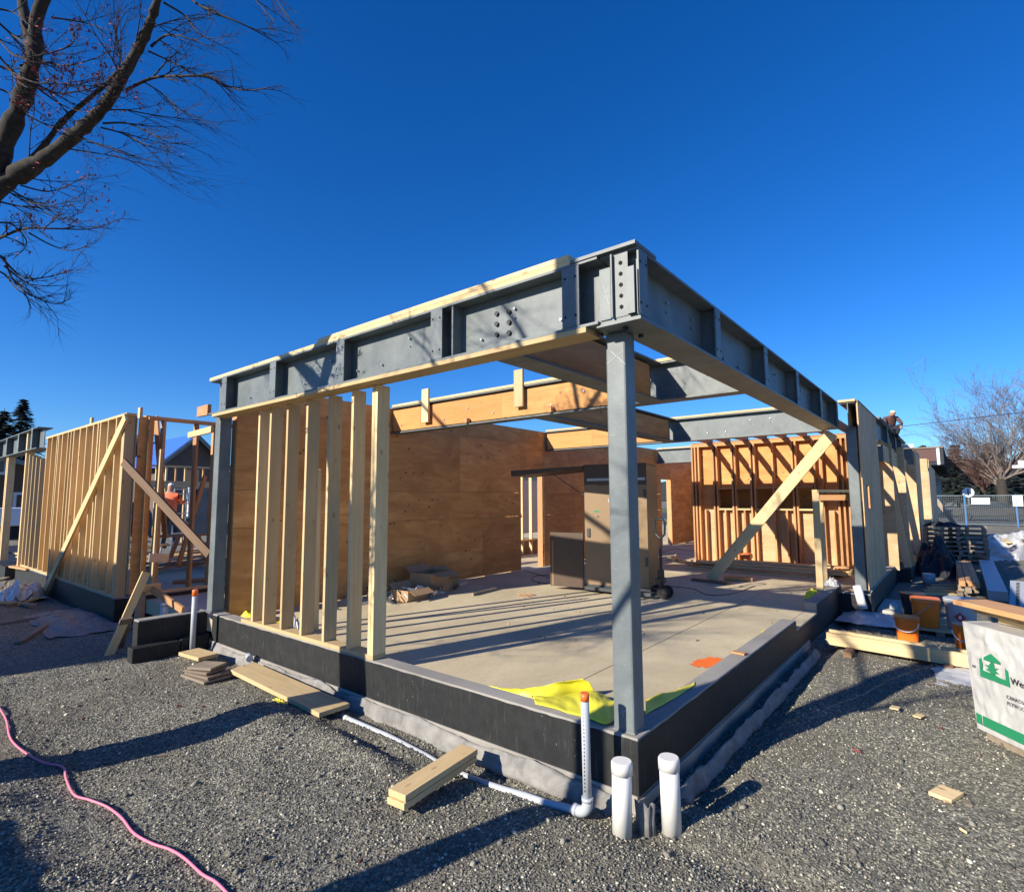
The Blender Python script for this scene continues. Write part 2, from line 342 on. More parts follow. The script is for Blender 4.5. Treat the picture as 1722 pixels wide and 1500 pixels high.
# ------------------------------------------------------------ foundation walls
def foundation(origin, boxes, coats, label, group='foundation walls', name='foundation_wall', cat='foundation'):
    t = thing(name, origin, label, cat, group)
    m = MB()
    for a, b in boxes: m.box(a, b)
    m.build('concrete_core', 'concrete', t, bevel=.006)
    for p0, p1, z0, z1 in coats:                                                 # black coating, ragged top edge
        p0, p1 = Vector(p0), Vector(p1); L = (p1-p0).length; n = max(4, int(L/.03)); nr = Vector((p1.y-p0.y, p0.x-p1.x)).normalized()
        g = []
        for i in range(n+1):
            p = p0.lerp(p1, i/n); e = z1-.010-.010*abs(fbm(i*.05+z0, p.x+p.y, 1.7, 3))
            g.append([(p.x+nr.x*.004, p.y+nr.y*.004, z0), (p.x+nr.x*.004, p.y+nr.y*.004, e)])
        mm = MB(); mm.sheet(g); mm.build('waterproof_coating', 'damp_proofing', t)
    return t
foundation((0, 0, -.4), [((0, 0, -.45), (.15, 5.74, 0))], [((0, 5.74), (0, 0), -.32, 0)], 'low black coated concrete foundation wall under the stud wall, running left from the corner post')
foundation((.15, 0, -.4), [((.1505, 0, -.45), (4.0, .15, 0)), ((4.0005, .0, -.45), (5.2, .149, SZ-.012)), ((5.2005, 0, -.45), (7.1, .15, .02))],
           [((0, 0), (4.0, 0), -.32, 0), ((4.0, 0), (5.2, 0), -.4, SZ-.01), ((5.2, 0), (7.1, 0), -.4, .02)], 'shaded black foundation wall with a doorway gap, running right from the corner post')
foundation((7.1, -.42, -.4), [((7.1005, -.42, -.45), (11.4, -.20, -.02)), ((6.9, -.42, -.45), (7.1, -.001, -.06))], [((6.9, -.42), (11.4, -.42), -.4, -.02), ((6.9, 0), (6.9, -.42), -.4, -.06)], 'dark foundation ledge stepping outward under the tall weathered plywood wall')
foundation((-.7, 5.9, -.4), [((-.75, 5.9, -.45), (-.001, 6.06, .02))], [((-.75, 6.06), (-.75, 5.9), -.45, .02), ((-.75, 5.9), (0, 5.9), -.28, .02)], 'short black foundation return left of the far steel post, with a grey stub pipe standing on it')
foundation((-.33, 8.2, -.4), [((-.36, 8.2, -.6), (-.16, 15.2, -.03)), ((-.159, 8.2, -.6), (3.6, 8.36, -.031))], [((-.36, 15.2), (-.36, 8.2), -.6, -.03), ((-.36, 8.2), (3.6, 8.2), -.6, -.03)], 'long black foundation wall under the open left stud wall')
# fabric strips along the footings
def fabric_strip(pts, z0, z1, lean, label, seed):
    n = 140; g = []
    P_ = [Vector(p) for p in pts]; seg = [(P_[i+1]-P_[i]).length for i in range(len(P_)-1)]; T = sum(seg)
    for i in range(n+1):
        s = T*i/n; k = 0
        while k < len(seg)-1 and s > seg[k]: s -= seg[k]; k += 1
        p = P_[k].lerp(P_[k+1], s/seg[k]); d = (P_[k+1]-P_[k]).normalized(); nr = Vector((d.y, -d.x))
        row = []
        for j in range(6):
            t = j/5; off = lean*(1-t)+.018*fbm(i*.16+seed, t*3, 1, 4); top = z1+.035*fbm(i*.09+seed, 0, 1, 4)
            q = p+nr*off; row.append((q.x, q.y, z0+(top-z0)*t))
        g.append(row)
    m = MB(); m.sheet(g); return tag(m.build('filter_fabric', 'filter_fabric', smooth=True, solid=.004), label, 'fabric', 'grey fabric strips along the footing')
fabric_strip([(-.02, 5.7), (-.045, 3.0), (-.04, .1)], -.45, -.325, .05, 'grey filter fabric strip along the foot of the sunlit foundation wall', 1)
fabric_strip([(.03, -.10), (.25, -.12), (4.3, -.14)], -.45, -.36, .045, 'shaded grey filter fabric curling out from the right foundation wall', 5)
m = MB(); m.box((-.022, .0, -.44), (-.001, 5.7, -.315)); m.box((-.022, -.022, -.44), (4.6, -.001, -.33)); tag(m.build('footing', 'concrete', bevel=.01), 'pale concrete footing lip showing under the black foundation coating', 'footing')
g = []
for i in range(15):
    a = R_(120+i*12); rad_ = .055+.008*math.sin(i*1.7); g.append([(-.075+rad_*math.cos(a), -.075+rad_*math.sin(a), -.46), (-.075+rad_*.9*math.cos(a), -.075+rad_*.9*math.sin(a), -.36), (-.075+rad_*math.cos(a), -.075+rad_*math.sin(a), -.285+.012*math.sin(i*1.3))])
m = MB(); m.sheet(g); tag(m.build('fabric_scrap', 'filter_fabric', smooth=True, solid=.004), 'grey fabric scrap wrapped round the corner between the two white pipes', 'fabric')

# ------------------------------------------------------------ steel
def hexbolt(m, c, nrm, r=.011, h=.010):
    c = Vector(c); n = Vector(nrm); m.tube([c, c+n*h], r, 6)
def steel_beam(origin, axis_, L, label, stiff=(), fw=.26, z0=2.49, z1=2.93, plate_side=-1, group='steel beams', face_w=.13, studs=True, blank=()):
    """wide flange beam along x or y; stiff = positions of T stiffeners"""
    t = thing('steel_beam', (origin[0], origin[1], z0), label, 'steel beam', group)
    ox, oy = origin
    def B(m, u0, u1, v0, v1, a, b):                                             # u along beam, v across
        if axis_ == 'y': m.box((ox+v0, oy+u0, a), (ox+v1, oy+u1, b))
        else: m.box((ox+u0, oy+v0, a), (ox+u1, oy+v1, b))
        return m
    B(MB(), 0, L, -.006, .006, z0+.018, z1-.018).build('web', 'steel_paint', t)
    B(MB(), 0, L, -fw/2, fw/2, z0, z0+.018).build('flange', 'steel_paint', t)
    B(MB(), 0, L, -fw/2, fw/2, z1-.018, z1).build('flange', 'steel_paint', t)
    for s in stiff:
        st = B(MB(), s-.005, s+.005, plate_side*(fw/2-.012), plate_side*.006, z0+.018, z1-.018).build('stiffener', 'steel_paint', t)
        m = MB(); B(m, s-face_w/2, s+face_w/2, plate_side*(fw/2+.002), plate_side*(fw/2-.010), z0+.020, z1-.020); fp = m.build('face_plate', 'steel_paint', st)
        hm = MB(); v = plate_side*(fw/2+.0025)
        for du in (-.04, .04):
            for z in (z0+.09, z1-.09):
                c = (ox+v, oy+s+du, z) if axis_ == 'y' else (ox+s+du, oy+v, z); hexbolt(hm, c, (plate_side, 0, 0) if axis_ == 'y' else (0, plate_side, 0), .009, .002)
        hm.build('bolt_hole', 'hole', fp)
    if studs:
        bm_, hm = MB(), MB(); rr = random.Random(int(ox*100+oy*7+L))
        u = .35
        while u < L-.2:
            if min([abs(u-s) for s in stiff]+[9]) > .12 and not any(a < u < b for a, b in blank):
                z = rr.choice((z0+.13, z0+.30)); v = plate_side*.007
                c = (ox+v, oy+u, z) if axis_ == 'y' else (ox+u, oy+v, z); nr = (plate_side, 0, 0) if axis_ == 'y' else (0, plate_side, 0)
                hexbolt(bm_, c, nr, .010, .022); c2 = list(c); c2[2] -= .07; hexbolt(hm, c2, nr, .008, .002)
            u += rr.uniform(.32, .5)
        if bm_.v: bm_.build('bolt', 'galv', t); hm.build('bolt_hole', 'hole', t)
    return t
FRONT = steel_beam((0, .135), 'y', 5.70, 'long grey steel beam over the front stud wall, running left from the corner post', stiff=(.20, 1.47, 2.80, 4.08, 5.28))
m = MB()
for k, y in enumerate((.95, 1.07)):
    for z in (2.62, 2.70, 2.78): hexbolt(m, (-.007, y, z+(.012 if k else 0)), (-1, 0, 0), .019, .016)
m.build('bolt_cluster', 'bolt', FRONT)
# second web stiffener next to the third face plate
m = MB(); m.box((-.118, 1.43, 2.509), (-.0065, 1.445, 2.911)); m.build('stiffener', 'steel_paint', FRONT)
m = MB(); m.box((-.118, .34, 2.509), (-.0065, .352, 2.911)); m.build('stiffener', 'steel_paint', FRONT)
RIGHT = steel_beam((-.10, 0), 'x', 7.10, 'long shaded steel beam running right from the corner post', stiff=(.07, 1.42, 2.85, 4.25, 5.70, 7.0), face_w=.12)
m = MB(); m.box((-.11, -.145, 2.47), (.17, .155, 2.4895)); m.build('bearing_plate', 'steel_paint', RIGHT)
m = MB(); m.box((-.14, -.135, 2.9305), (.16, .33, 2.953)); m.build('cap_plate', 'steel_paint', RIGHT)
m = MB(); m.box((-.112, .052, 2.509), (-.100, .128, 2.84)); m.build('end_plate', 'steel_paint', RIGHT)
m = MB(); m.box((-.130, .030, 2.509), (-.02, .040, 2.911)); m.build('end_plate', 'steel_paint', RIGHT)
m = MB(); m.box((-.130, -.118, 2.509), (-.118, -.068, 2.80)); m.build('end_plate', 'steel_paint', RIGHT)
m = MB(); m.box((-.105, -.066, 2.509), (-.1002, .0295, 2.911)); ep = m.build('connection_plate', 'steel_paint', RIGHT)
m = MB()
for z in (2.57, 2.64, 2.71, 2.78, 2.85): hexbolt(m, (-.1055, -.018, z), (-1, 0, 0), .014, .003)
m.build('bolt_hole', 'hole', ep)
m = MB()                                                                          # chalk mark
m.bar((-.1125, .065, 2.60), (-.1125, .10, 2.74), .003, .001, (0,1,0)); m.bar((-.1125, .10, 2.64), (-.1125, .065, 2.72), .003, .001, (0,1,0)); m.build('chalk_mark', 'chalk', RIGHT)
B2 = steel_beam((2.80, .132), 'y', 5.62, 'first cross beam inside, grey steel on the right and orange timber packed on the left', stiff=(), fw=.2, blank=((.9, 9),))
B3 = steel_beam((7.20, .132), 'y', 5.65, 'second cross beam inside, in front of the sunlit rafters', stiff=(), fw=.2, blank=((2.6, 9),))
B4 = steel_beam((13.2, 3.0), 'y', 2.75, 'far short grey cross beam with a pale wood cap, deep inside the building', stiff=(), fw=.2, studs=False)
X1 = steel_beam((.135, 1.10), 'x', 2.56, 'steel beam with plywood packed web between the front beam and the first cross beam', fw=.25, studs=False)
X2 = steel_beam((2.905, 2.75), 'x', 4.19, 'steel beam between the first and second cross beams', fw=.25, studs=False)
def beam_packing(par, a, b, k=1.4):
    return panel('web_packing', a, b, 'lvl', par)
def packing(par, x, ys, z0=2.53, z1=2.88, d=.055, side=-1, mat='lvl'):
    for a, b in zip(ys[:-1], ys[1:]):
        if side < 0: panel('timber_packing', (x-.0065-d, a+.001, z0), (x-.0065, b-.001, z1), mat, par)
packing(B2, 2.80, (1.25, 3.35, 5.05, 5.72)); packing(B3, 7.20, (2.9, 4.5, 5.70))
for par, x0, x1, y in ((X1, .17, 2.55, 1.10), (X2, 2.93, 6.9, 2.75)):
    panel('timber_packing', (x0, y-.065, 2.53), (x1, y-.0065, 2.88), 'plywood_red', par)
m = MB()
for i in range(9): hexbolt(m, (2.738, 1.5+i*.5, 2.62+.12*(i % 2)), (-1, 0, 0), .014, .012)
m.build('bolt', 'galv', B2)
def cap(par, a, b, mat='lumber'): return lumber('timber_cap', a, b, .22, .038, (1,0,0) if abs(a[0]-b[0]) < .01 else (0,1,0), mat, par)
cap(B2, (2.8, .10, 2.95), (2.8, 5.7, 2.95)); cap(B3, (7.2, .10, 2.95), (7.2, 5.7, 2.95)); cap(B4, (13.2, 3.0, 2.95), (13.2, 5.72, 2.95))
lumber('timber_cap', (-.005, .34, 2.9495), (-.005, 5.86, 2.9495), .24, .038, (1,0,0), 'lumber', FRONT)
lumber('timber_cap', (-.005, .35, 2.9885), (-.005, 3.35, 2.9885), .24, .038, (1,0,0), 'lumber', FRONT)
lumber('nailer', (-.04, .22, 2.470), (-.04, 3.2, 2.470), .19, .036, (1,0,0), 'lumber', FRONT)
lumber('nailer', (-.04, 3.203, 2.470), (-.04, 5.72, 2.470), .19, .036, (1,0,0), 'lumber', FRONT)
lumber('timber_cap', (.3, 0, 2.942), (6.95, 0, 2.942), .2, .022, (0,1,0), 'lumber_weathered', RIGHT)

def post(x, y, w_, z0, z1, label, base=True):
    t = thing('steel_post', (x, y, z0), label, 'steel post', 'steel posts')
    m = MB(); m.box((x-w_/2, y-w_/2, z0+.018), (x+w_/2, y+w_/2, z1)); m.build('shaft', 'steel_paint', t, bevel=.012)
    if base:
        m = MB(); m.box((x-w_/2-.02, y-w_/2-.02, z0), (x+w_/2+.02, y+w_/2+.02, z0+.018)); m.build('base_plate', 'steel_paint', t)
        m = MB(); m.box((x-w_/2-.006, y-w_/2-.006, z0+.018), (x+w_/2+.006, y+w_/2+.006, z0+.030)); m.build('weld', 'steel_paint', t, bevel=.005)
    return t
PC = post(.11, .11, .14, -.02, 2.47, 'grey square steel corner post, the tallest thing in the foreground')
m = MB(); m.bar((.0385, .17, 2.27), (.0385, .05, 2.34), .003, .001, (0,0,1)); m.bar((.0385, .14, 2.35), (.0385, .04, 2.25), .003, .001, (0,0,1)); m.build('chalk_mark', 'chalk', PC)
m = MB(); m.bar((.0385, .14, .10), (.0385, .09, .13), .002, .001, (0,0,1)); m.bar((.0385, .12, .14), (.0385, .11, .09), .002, .001, (0,0,1)); m.build('chalk_mark', 'chalk', PC)
for x, y in ((.0, .19), (.19, -.0), (.21, .19), (-.02, .0)): m = MB(); hexbolt(m, (x, y, 2.47), (0, 0, -1), .018, .022); m.build('bolt', 'bolt', PC)
post(.075, 5.86, .15, 0, 2.49, 'grey steel post at the left end of the front beam')
post(7.12, -.28, .15, -.04, 2.49, 'grey steel post at the right end, half in sun')
FB = thing('steel_beam', (7.0, -.2, 2.49), 'short steel beam end with a pale wood cap above the right-hand post', 'steel beam', 'steel beams')
m = MB(); m.box((7.03, -.355, 2.49), (9.0, -.14, 2.508)); m.build('flange', 'steel_paint', FB)
m = MB(); m.box((7.03, -.355, 2.90), (9.0, -.14, 2.918)); m.build('flange', 'steel_paint', FB)
m = MB(); m.box((7.03, -.262, 2.508), (9.0, -.25, 2.90)); m.build('web', 'steel_paint', FB)
lumber('timber_cap', (7.0, -.25, 2.938), (9.1, -.25, 2.938), .24, .038, (0,1,0), 'lumber', FB)
ORD = ['first', 'second', 'third', 'fourth', 'fifth', 'sixth', 'seventh', 'eighth', 'ninth', 'tenth']
# ------------------------------------------------------------ front stud wall
SW = thing('stud_wall', (.07, 3.7, 0), 'pale open stud wall standing on the front foundation wall, seven bare studs left of the opening', 'stud wall')
lumber('bottom_plate', (.072, 2.52, .0195), (.072, 5.0, .0195), .14, .038, (1,0,0), 'lumber', SW)
for i, y in enumerate((4.765, 4.504, 4.132, 3.728, 3.328, 2.925, 2.601)):
    dx = (.002, .0, .003, -.002, .001, .002, 0)[i]
    lumber('stud', (.072+dx, y-.019, .039), (.072, y-.019+(.004, -.003, 0, .004, -.004, 0, .002)[i], 2.4515), .14, .038, (1,0,0), 'lumber', SW)
lumber('stud', (.072, 2.541, .039), (.072, 2.541, 2.4515), .14, .038, (1,0,0), 'lumber', SW)
def film(cx, cy, z, sx, sy, h, mat, label, cat, name, seed=0, n=16, group=None, th=.002):
    g = []
    for i in range(n+1):
        row = []
        for j in range(n+1):
            u, v = i/n-.5, j/n-.5; e = max(0, 1-4*(u*u+v*v)); 
            hh = h*(e**.7)*(.75+.5*fbm(u*3+seed, v*3, 1.6, 3))
            row.append((cx+u*sx*(1+.25*fbm(v*2+seed, 0, 1.5)), cy+v*sy*(1+.25*fbm(u*2, seed, 1.5)), z+max(0, hh)+.004*fbm(u*9, v*9+seed, 2)+.006))
        g.append(row)
    m = MB(); m.sheet(g); return tag(m.build(name, mat, solid=th), label, cat, group)
film(.25, 4.33, SZ, .22, .3, .28, 'plastic_film', 'crumpled clear plastic bag between the second and third front studs', 'plastic bag', 'plastic_bag', 4)
film(.35, 5.35, SZ, .35, .6, .16, 'yellow_film', 'yellow plastic sheet heaped in the corner below the left steel post', 'plastic sheet', 'plastic_sheet', 9)
# ------------------------------------------------------------ plywood partition y = 5.75
PW = thing('plywood_wall', (3.5, 5.76, SZ), 'long reddish plywood clad wall across the back of the open room, with a doorway', 'wall')
zs = (SZ+.012, 1.04, 1.535, 2.60); xs = [(.20, 1.1, 3.50, 5.0, 6.2), (.20, 2.0, 4.15, 6.2), (.20, 2.62, 4.35, 6.2)]
for k in range(3):
    for a, b in zip(xs[k][:-1], xs[k][1:]): panel('plywood_sheet', (a+.002, 5.752, zs[k]+.003), (b-.002, 5.765, zs[k+1]-.003), 'plywood_red', PW)
for a, b in ((7.06, 8.35), (8.35, 10.7), (10.7, 13.4)):
    for k in range(3): panel('plywood_sheet', (a+.002, 5.752, zs[k]+.003), (b-.002, 5.765, zs[k+1]-.003), 'plywood_red', PW)
for a, b in ((14.15, 16.2),):
    for k in range(3): panel('plywood_sheet', (a+.002, 5.752, zs[k]+.003), (b-.002, 5.765, zs[k+1]-.003), 'plywood_red', PW)
panel('plywood_sheet', (6.203, 5.752, 1.95), (7.057, 5.765, 2.597), 'plywood_red', PW); panel('plywood_sheet', (13.403, 5.752, 2.0), (14.147, 5.765, 2.597), 'plywood_red', PW)
for a, b in ((.20, 2.4), (2.4, 4.6), (4.6, 6.9), (6.9, 9.4), (9.4, 12), (12, 16.2)): panel('rim_board', (a+.003, 5.775, 2.60), (b-.003, 5.80, 2.93), 'plywood_red', PW)
x = .22
while x < 6.2:
    lumber('stud', (x, 5.835, SZ), (x, 5.835, 2.59), .14, .038, (0,1,0), 'lumber_orange', PW); x += .813
for x in (6.22, 7.04, 7.4, 8.3, 9.4, 10.6, 12, 13.38, 14.17, 15.3): lumber('stud', (x, 5.836, SZ), (x, 5.836, 2.59), .14, .038, (0,1,0), 'lumber_orange', PW)
EW = thing('plywood_wall', (16.2, 3, SZ), 'dim far plywood wall closing the end of the building', 'wall')
for a, b in ((-.3, 1.5), (1.5, 3.7), (3.7, 5.75)):
    for k in range(3): panel('plywood_sheet', (16.2, a+.002, zs[k]+.003), (16.213, b-.002, zs[k+1]-.003), 'plywood_red', EW)
for z in (1.04, 1.535):  # hidden strips added behind the seams to stop light, gaps leave lit dashes
    x = .22
    while x < 15.9:
        L = random.uniform(.5, 1.9)
        if not (6.0 < x+L/2 < 7.2 or 13.2 < x+L/2 < 14.3 or x < 6.2 < x+L or x < 7.05 < x+L or x < 13.4 < x+L or x < 14.15 < x+L): m = MB(); m.box((x, 5.7655, z-.02), (x+L, 5.774, z+.02)); m.build('seam_light_stop', 'plywood_red', PW)
        x += L+(.05 if random.random() < .35 else .0)
# boards leaning behind the front studs
board((.55, 4.35, SZ), (.40, 4.15, 1.75), .09, .038, 'single board leaning behind the front studs near the plywood wall', side=(1,0,0))
# ------------------------------------------------------------ right stud wall x = 9.8
RW = thing('stud_wall', (9.8, 1.7, SZ), 'sun striped stud wall with small window openings at the right end of the room', 'stud wall')
lumber('bottom_plate', (9.8, .05, SZ+.02), (9.8, 3.36, SZ+.02), .14, .038, (1,0,0), 'lumber_orange', RW)
for z in (2.62, 2.66): lumber('top_plate', (9.8, .05, z), (9.8, 3.36, z), .14, .037, (1,0,0), 'lumber_orange', RW)
ys = [.07, .16, .25, .34, .62, .75, 1.1, 1.17, 1.56, 1.94, 2.02, 2.35, 2.42, 2.76, 2.84, 3.18, 3.26, 3.33]
openz = [(2.35, 2.76), (1.62, 1.94), (2.02, 2.35), (1.17, 1.5)]
for y in ys: lumber('stud', (9.8, y, SZ+.04), (9.8, y, 2.60), .14, .037, (1,0,0), 'lumber_orange', RW)
for y in (.45, 1.32, 2.18, 2.60, 3.05): lumber('trimmer', (9.8, y, SZ+.04), (9.8, y, 1.13), .14, .037, (1,0,0), 'lumber_orange', RW)
for a, b in ((.8, 1.08), (1.19, 1.53), (1.59, 1.92), (2.05, 2.33), (2.44, 2.74)):
    lumber('sill', (9.8, a, 1.15), (9.8, b, 1.15), .14, .037, (1,0,0), 'lumber', RW); lumber('sill', (9.8, a, 1.62), (9.8, b, 1.62), .14, .037, (1,0,0), 'lumber_orange', RW)
for a, b, z0, z1 in ((.0, 1.5, SZ, 1.14), (1.5, 3.38, SZ, 1.14), (.0, .80, 1.145, 2.64), (.80, 2.75, 1.64, 2.64), (2.75, 3.38, 1.145, 2.64), (1.92, 2.03, 1.145, 1.635), (1.53, 1.6, 1.145, 1.635)):
    panel('plywood_sheet', (9.875, a+.002, z0+.002), (9.888, b-.002, z1-.002), 'plywood_tan' if z0 < 0 else 'plywood_red', RW)
# rafters from the second cross beam to that wall
y = .12; k = 0
while y < 3.3:
    tag(lumber('rafter', (7.32, y, 2.765), (10.1, y, 2.765), .17, .037, (0,0,1), 'lumber_orange'), ORD[k]+' orange rafter from the right over the sun striped stud wall', 'rafter', 'rafters over the right stud wall'); y += .406; k += 1
def dark_room():                                                                  # plywood box room behind the openings
    t = thing('plywood_wall', (10.5, 1.5, SZ), 'dark plywood wall seen through the small window openings', 'wall')
    panel('plywood_sheet', (10.5, .2, SZ), (10.513, 3.4, 2.6), 'plywood_red', t); panel('plywood_sheet', (9.9, 3.40, SZ), (10.49, 3.413, 2.6), 'plywood_red', t); 
    panel('ceiling_sheet', (9.9, .2, 2.705), (10.52, 3.4, 2.715), 'plywood_red', t)
dark_room()

# ------------------------------------------------------------ helper: a pixel of the survey photo to a world point on a plane / at a distance
FL = 921.144
def PX(px, py, ax, c):
    d = F*FL+Rt*(px-861)+Up*(750-py); t = (c-CP[ax])/d[ax]; return CP+d*t
def PD(px, py, t): return CP+(F*FL+Rt*(px-861)+Up*(750-py))/FL*t

# ------------------------------------------------------------ left stud wall
LW = thing('stud_wall', (-.3, 10.5, 0), 'long open stud wall on the left foundation, crossed by a diagonal brace', 'stud wall')
lumber('bottom_plate', (-.29, 8.24, -.01), (-.29, 14.9, -.01), .14, .038, (1,0,0), 'lumber', LW)
lumber('top_plate', (-.29, 8.2, 2.72), (-.29, 13.25, 2.72), .14, .038, (1,0,0), 'lumber', LW)
y = 8.26; k = 0
while y < 13.3:
    lumber('stud', (-.29, y, .01), (-.29, y, 2.70), .14, .038, (1,0,0), 'lumber', LW); y += .406; k += 1
for y in (8.30, 8.34, 9.62, 11.3, 12.2): lumber('stud', (-.29, y, .01), (-.29, y, 2.70), .14, .038, (1,0,0), 'lumber', LW)
for y, z in ((13.6, 2.3), (14.0, 2.35), (14.35, 2.4), (14.7, 2.45)): lumber('stud', (-.29, y, .01), (-.29, y, z), .14, .038, (1,0,0), 'lumber', LW)
for a, b in ((8.22, 10.6), (10.6, 13.2)):
    for z0, z1 in ((.0, 1.21), (1.215, 2.42), (2.425, 2.70)): panel('plywood_sheet', (-.215, a+.002, z0), (-.203, b-.002, z1), 'plywood_tan', LW)
lumber('stud', (-.05, 8.215, .0), (-.05, 8.215, 2.70), .14, .038, (0,1,0), 'lumber_orange', LW)
panel('plywood_sheet', (-.19, 8.20, .0), (.02, 8.212, 2.70), 'plywood_red', LW)
for px, py in ((483, 210), (738, 160)):
    p = PX(px*.32, 640+py*.32, 0, -.29); tag(lumber('stake', (p.x, p.y, 2.62), (p.x, p.y, p.z+.05), .09, .038, (0,1,0), 'lumber'), 'short block nailed upright on the top plate of the left stud wall, %s one' % ('farther' if px < 500 else 'nearer'), 'wood block', 'blocks on the left top plate')
board((-.385, 8.12, 2.66), (-.44, 12.1, -.38), .14, .038, 'long pale diagonal brace across the left stud wall', 'brace', name='diagonal_brace')
pe = PX(352, 932, 1, 6.35)
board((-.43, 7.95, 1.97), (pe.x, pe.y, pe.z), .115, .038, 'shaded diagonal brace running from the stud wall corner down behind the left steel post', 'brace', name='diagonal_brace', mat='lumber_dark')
CW = thing('stud_wall', (.6, 8.3, 0), 'open door framing wall between the left stud wall corner and the left steel post', 'stud wall')
lumber('top_plate', (-.1, 8.27, 2.70), (2.6, 8.27, 2.70), .14, .05, (0,1,0), 'lumber_orange', CW)
lumber('bottom_plate', (.0, 8.27, -.01), (2.6, 8.27, -.01), .14, .038, (0,1,0), 'lumber', CW)
for x in (.17, .66, .95, 1.02, 1.5, 2.1): lumber('stud', (x, 8.27, .01), (x, 8.27, 2.67), .14, .038, (0,1,0), 'lumber_orange', CW)
pa, pb = PX(262, 880, 1, 8.1), PX(262, 720, 1, 8.1)
lumber('trimmer', (.08, 8.12, .05), (.10, 8.12, 2.2), .14, .038, (0,1,0), 'lumber', CW)
pa = PX(250, 938, 1, 8.0); pb = PX(283, 938, 1, 8.0)
tag(lumber('wood_block', pa, pb, .13, .05, (0,0,1), 'aluminium'), 'pale grey box section lying across the door framing near the stud wall corner', 'block')
pa = PX(318, 732, 1, 7.4); pb = PX(357, 722, 1, 6.2)
board(pa, pb, .085, .038, 'short sunlit board reaching from the door framing to the left steel post', 'brace')
pa = PX(336, 688, 0, .4); pb = PX(358, 682, 0, .4)
board(PX(334, 693, 0, .6), PX(352, 689, 0, .3), .16, .05, 'end of an orange beam sticking out left of the front steel beam', 'beam end', mat='lumber_orange')
# boards leaning in the framing
for i, (a, b) in enumerate((((278, 905), (262, 700)), ((300, 950), (345, 800)))):
    p0, p1 = PX(*a, 1, 8.6), PX(*b, 1, 8.9); board(p0, p1, .09, .03, ('board leaning upright inside the door framing beside the wall corner', 'board leaning at a slant inside the door framing')[i], mat='lumber_orange')
# stake group in front of the ledge
g0 = PX(182, 1106, 2, -.41); g1 = PX(246, 962, 1, 6.35)
board(g0, g1, .09, .03, 'splintered wooden stake leaning on the upright post at the left entry', 'stake', side=(1,0,0), mat='lumber', name='stake')
board(PX(197, 1090, 2, -.40), PX(213, 1040, 1, 6.2), .13, .02, 'split scrap of plywood at the foot of the leaning stake', 'scrap', side=(1,0,0), mat='lumber_weathered', name='wood_scrap')
gp = PX(232, 1078, 2, -.40); 
board(gp, (gp.x, gp.y, .22), .09, .085, 'short upright post at the left entry carrying a block', 'post', side=(1,0,0), mat='lumber_weathered', name='wood_post')
gq = (gp.x+.10, gp.y+.02, .24); board((gp.x-.03, gp.y-.05, .27), (gp.x+.22, gp.y+.02, .27), .09, .06, 'bright block on top of the short upright post', 'block', name='wood_block')
board((gp.x+.12, gp.y-.03, .24), PX(308, 1026, 1, 6.0), .085, .035, 'slanting brace from the short post down to the entry ledge', 'brace', mat='lumber_orange', name='diagonal_brace')
m = MB(); m.box((-.85, 5.72, -.5), (-.36, 5.88, -.25)); tag(m.build('concrete_block', 'damp_proofing', bevel=.008), 'left one of two dark concrete footing blocks under the entry ledge', 'block', 'footing blocks')
m = MB(); m.box((-.35, 5.73, -.5), (-.03, 5.88, -.24)); tag(m.build('concrete_block', 'damp_proofing', bevel=.008), 'right one of two dark concrete footing blocks, beside the grey pipe', 'block', 'footing blocks')
def pipe(name, pts, r, mat, label, cat='pipe', cap=None, group=None, n=20):
    t = thing(name, pts[0], label, cat, group)
    o = MB().tube(pts, r, n).build('pipe_body', mat, t); sm(o)
    if cap:
        p = Vector(pts[-1]); o = MB().tube([p-Vector((0,0,cap[1])), p-Vector((0,0,.006)), p+Vector((0,0,.004))], [r*cap[2], r*cap[2], r*cap[2]-.006], n).build('pipe_cap', cap[0], t); sm(o)
    return t
def sm(o):
    """smooth sides, flat caps"""
    for p in o.data.polygons: p.use_smooth = len(p.vertices) <= 4
bt = PX(317, 985, 0, -.25)
pipe('riser_pipe', [(-.25, 5.66, -.42), (-.25, 5.66, .33)], .030, 'pvc_grey', 'grey riser pipe with an orange cap beside the left entry', cap=('abs_orange', .07, 1.08))
sp = PX(247, 1015, 1, 6.5)
pipe('stub_pipe', [(-.32, 6.4, -.45), (-.32, 6.4, .10)], .045, 'pvc_grey', 'short grey stub pipe in the dark entry pit', cap=('pvc_grey', .04, 1.08))
# far left beam and posts
steel_beam((-.33, 13.55), 'y', 9.5, 'distant grey steel beam at the far left edge', stiff=(.5, 1.9, 3.3, 4.7, 6.1, 7.5), z0=2.52, z1=2.98, studs=False)
for i, (y, h) in enumerate(((14.85, 2.95), (16.9, 2.5), (17.05, 2.5), (21, 2.5))):
    tag(lumber('wood_post', (-.33, y, -.05), (-.33, y, h+.02), .14, .09, (1,0,0), 'lumber'), ('tall post at the near end of the distant steel beam', 'first of two posts close together under the distant beam', 'second of two posts close together under the distant beam', 'farthest post under the distant beam')[i], 'post', 'posts under the distant beam')
m = MB(); m.box((-.45, 15.8, -.5), (3, 24, -.12)); tag(m.build('foundation_wall', 'damp_proofing'), 'dark low foundation at the far left edge', 'foundation', 'foundation walls')
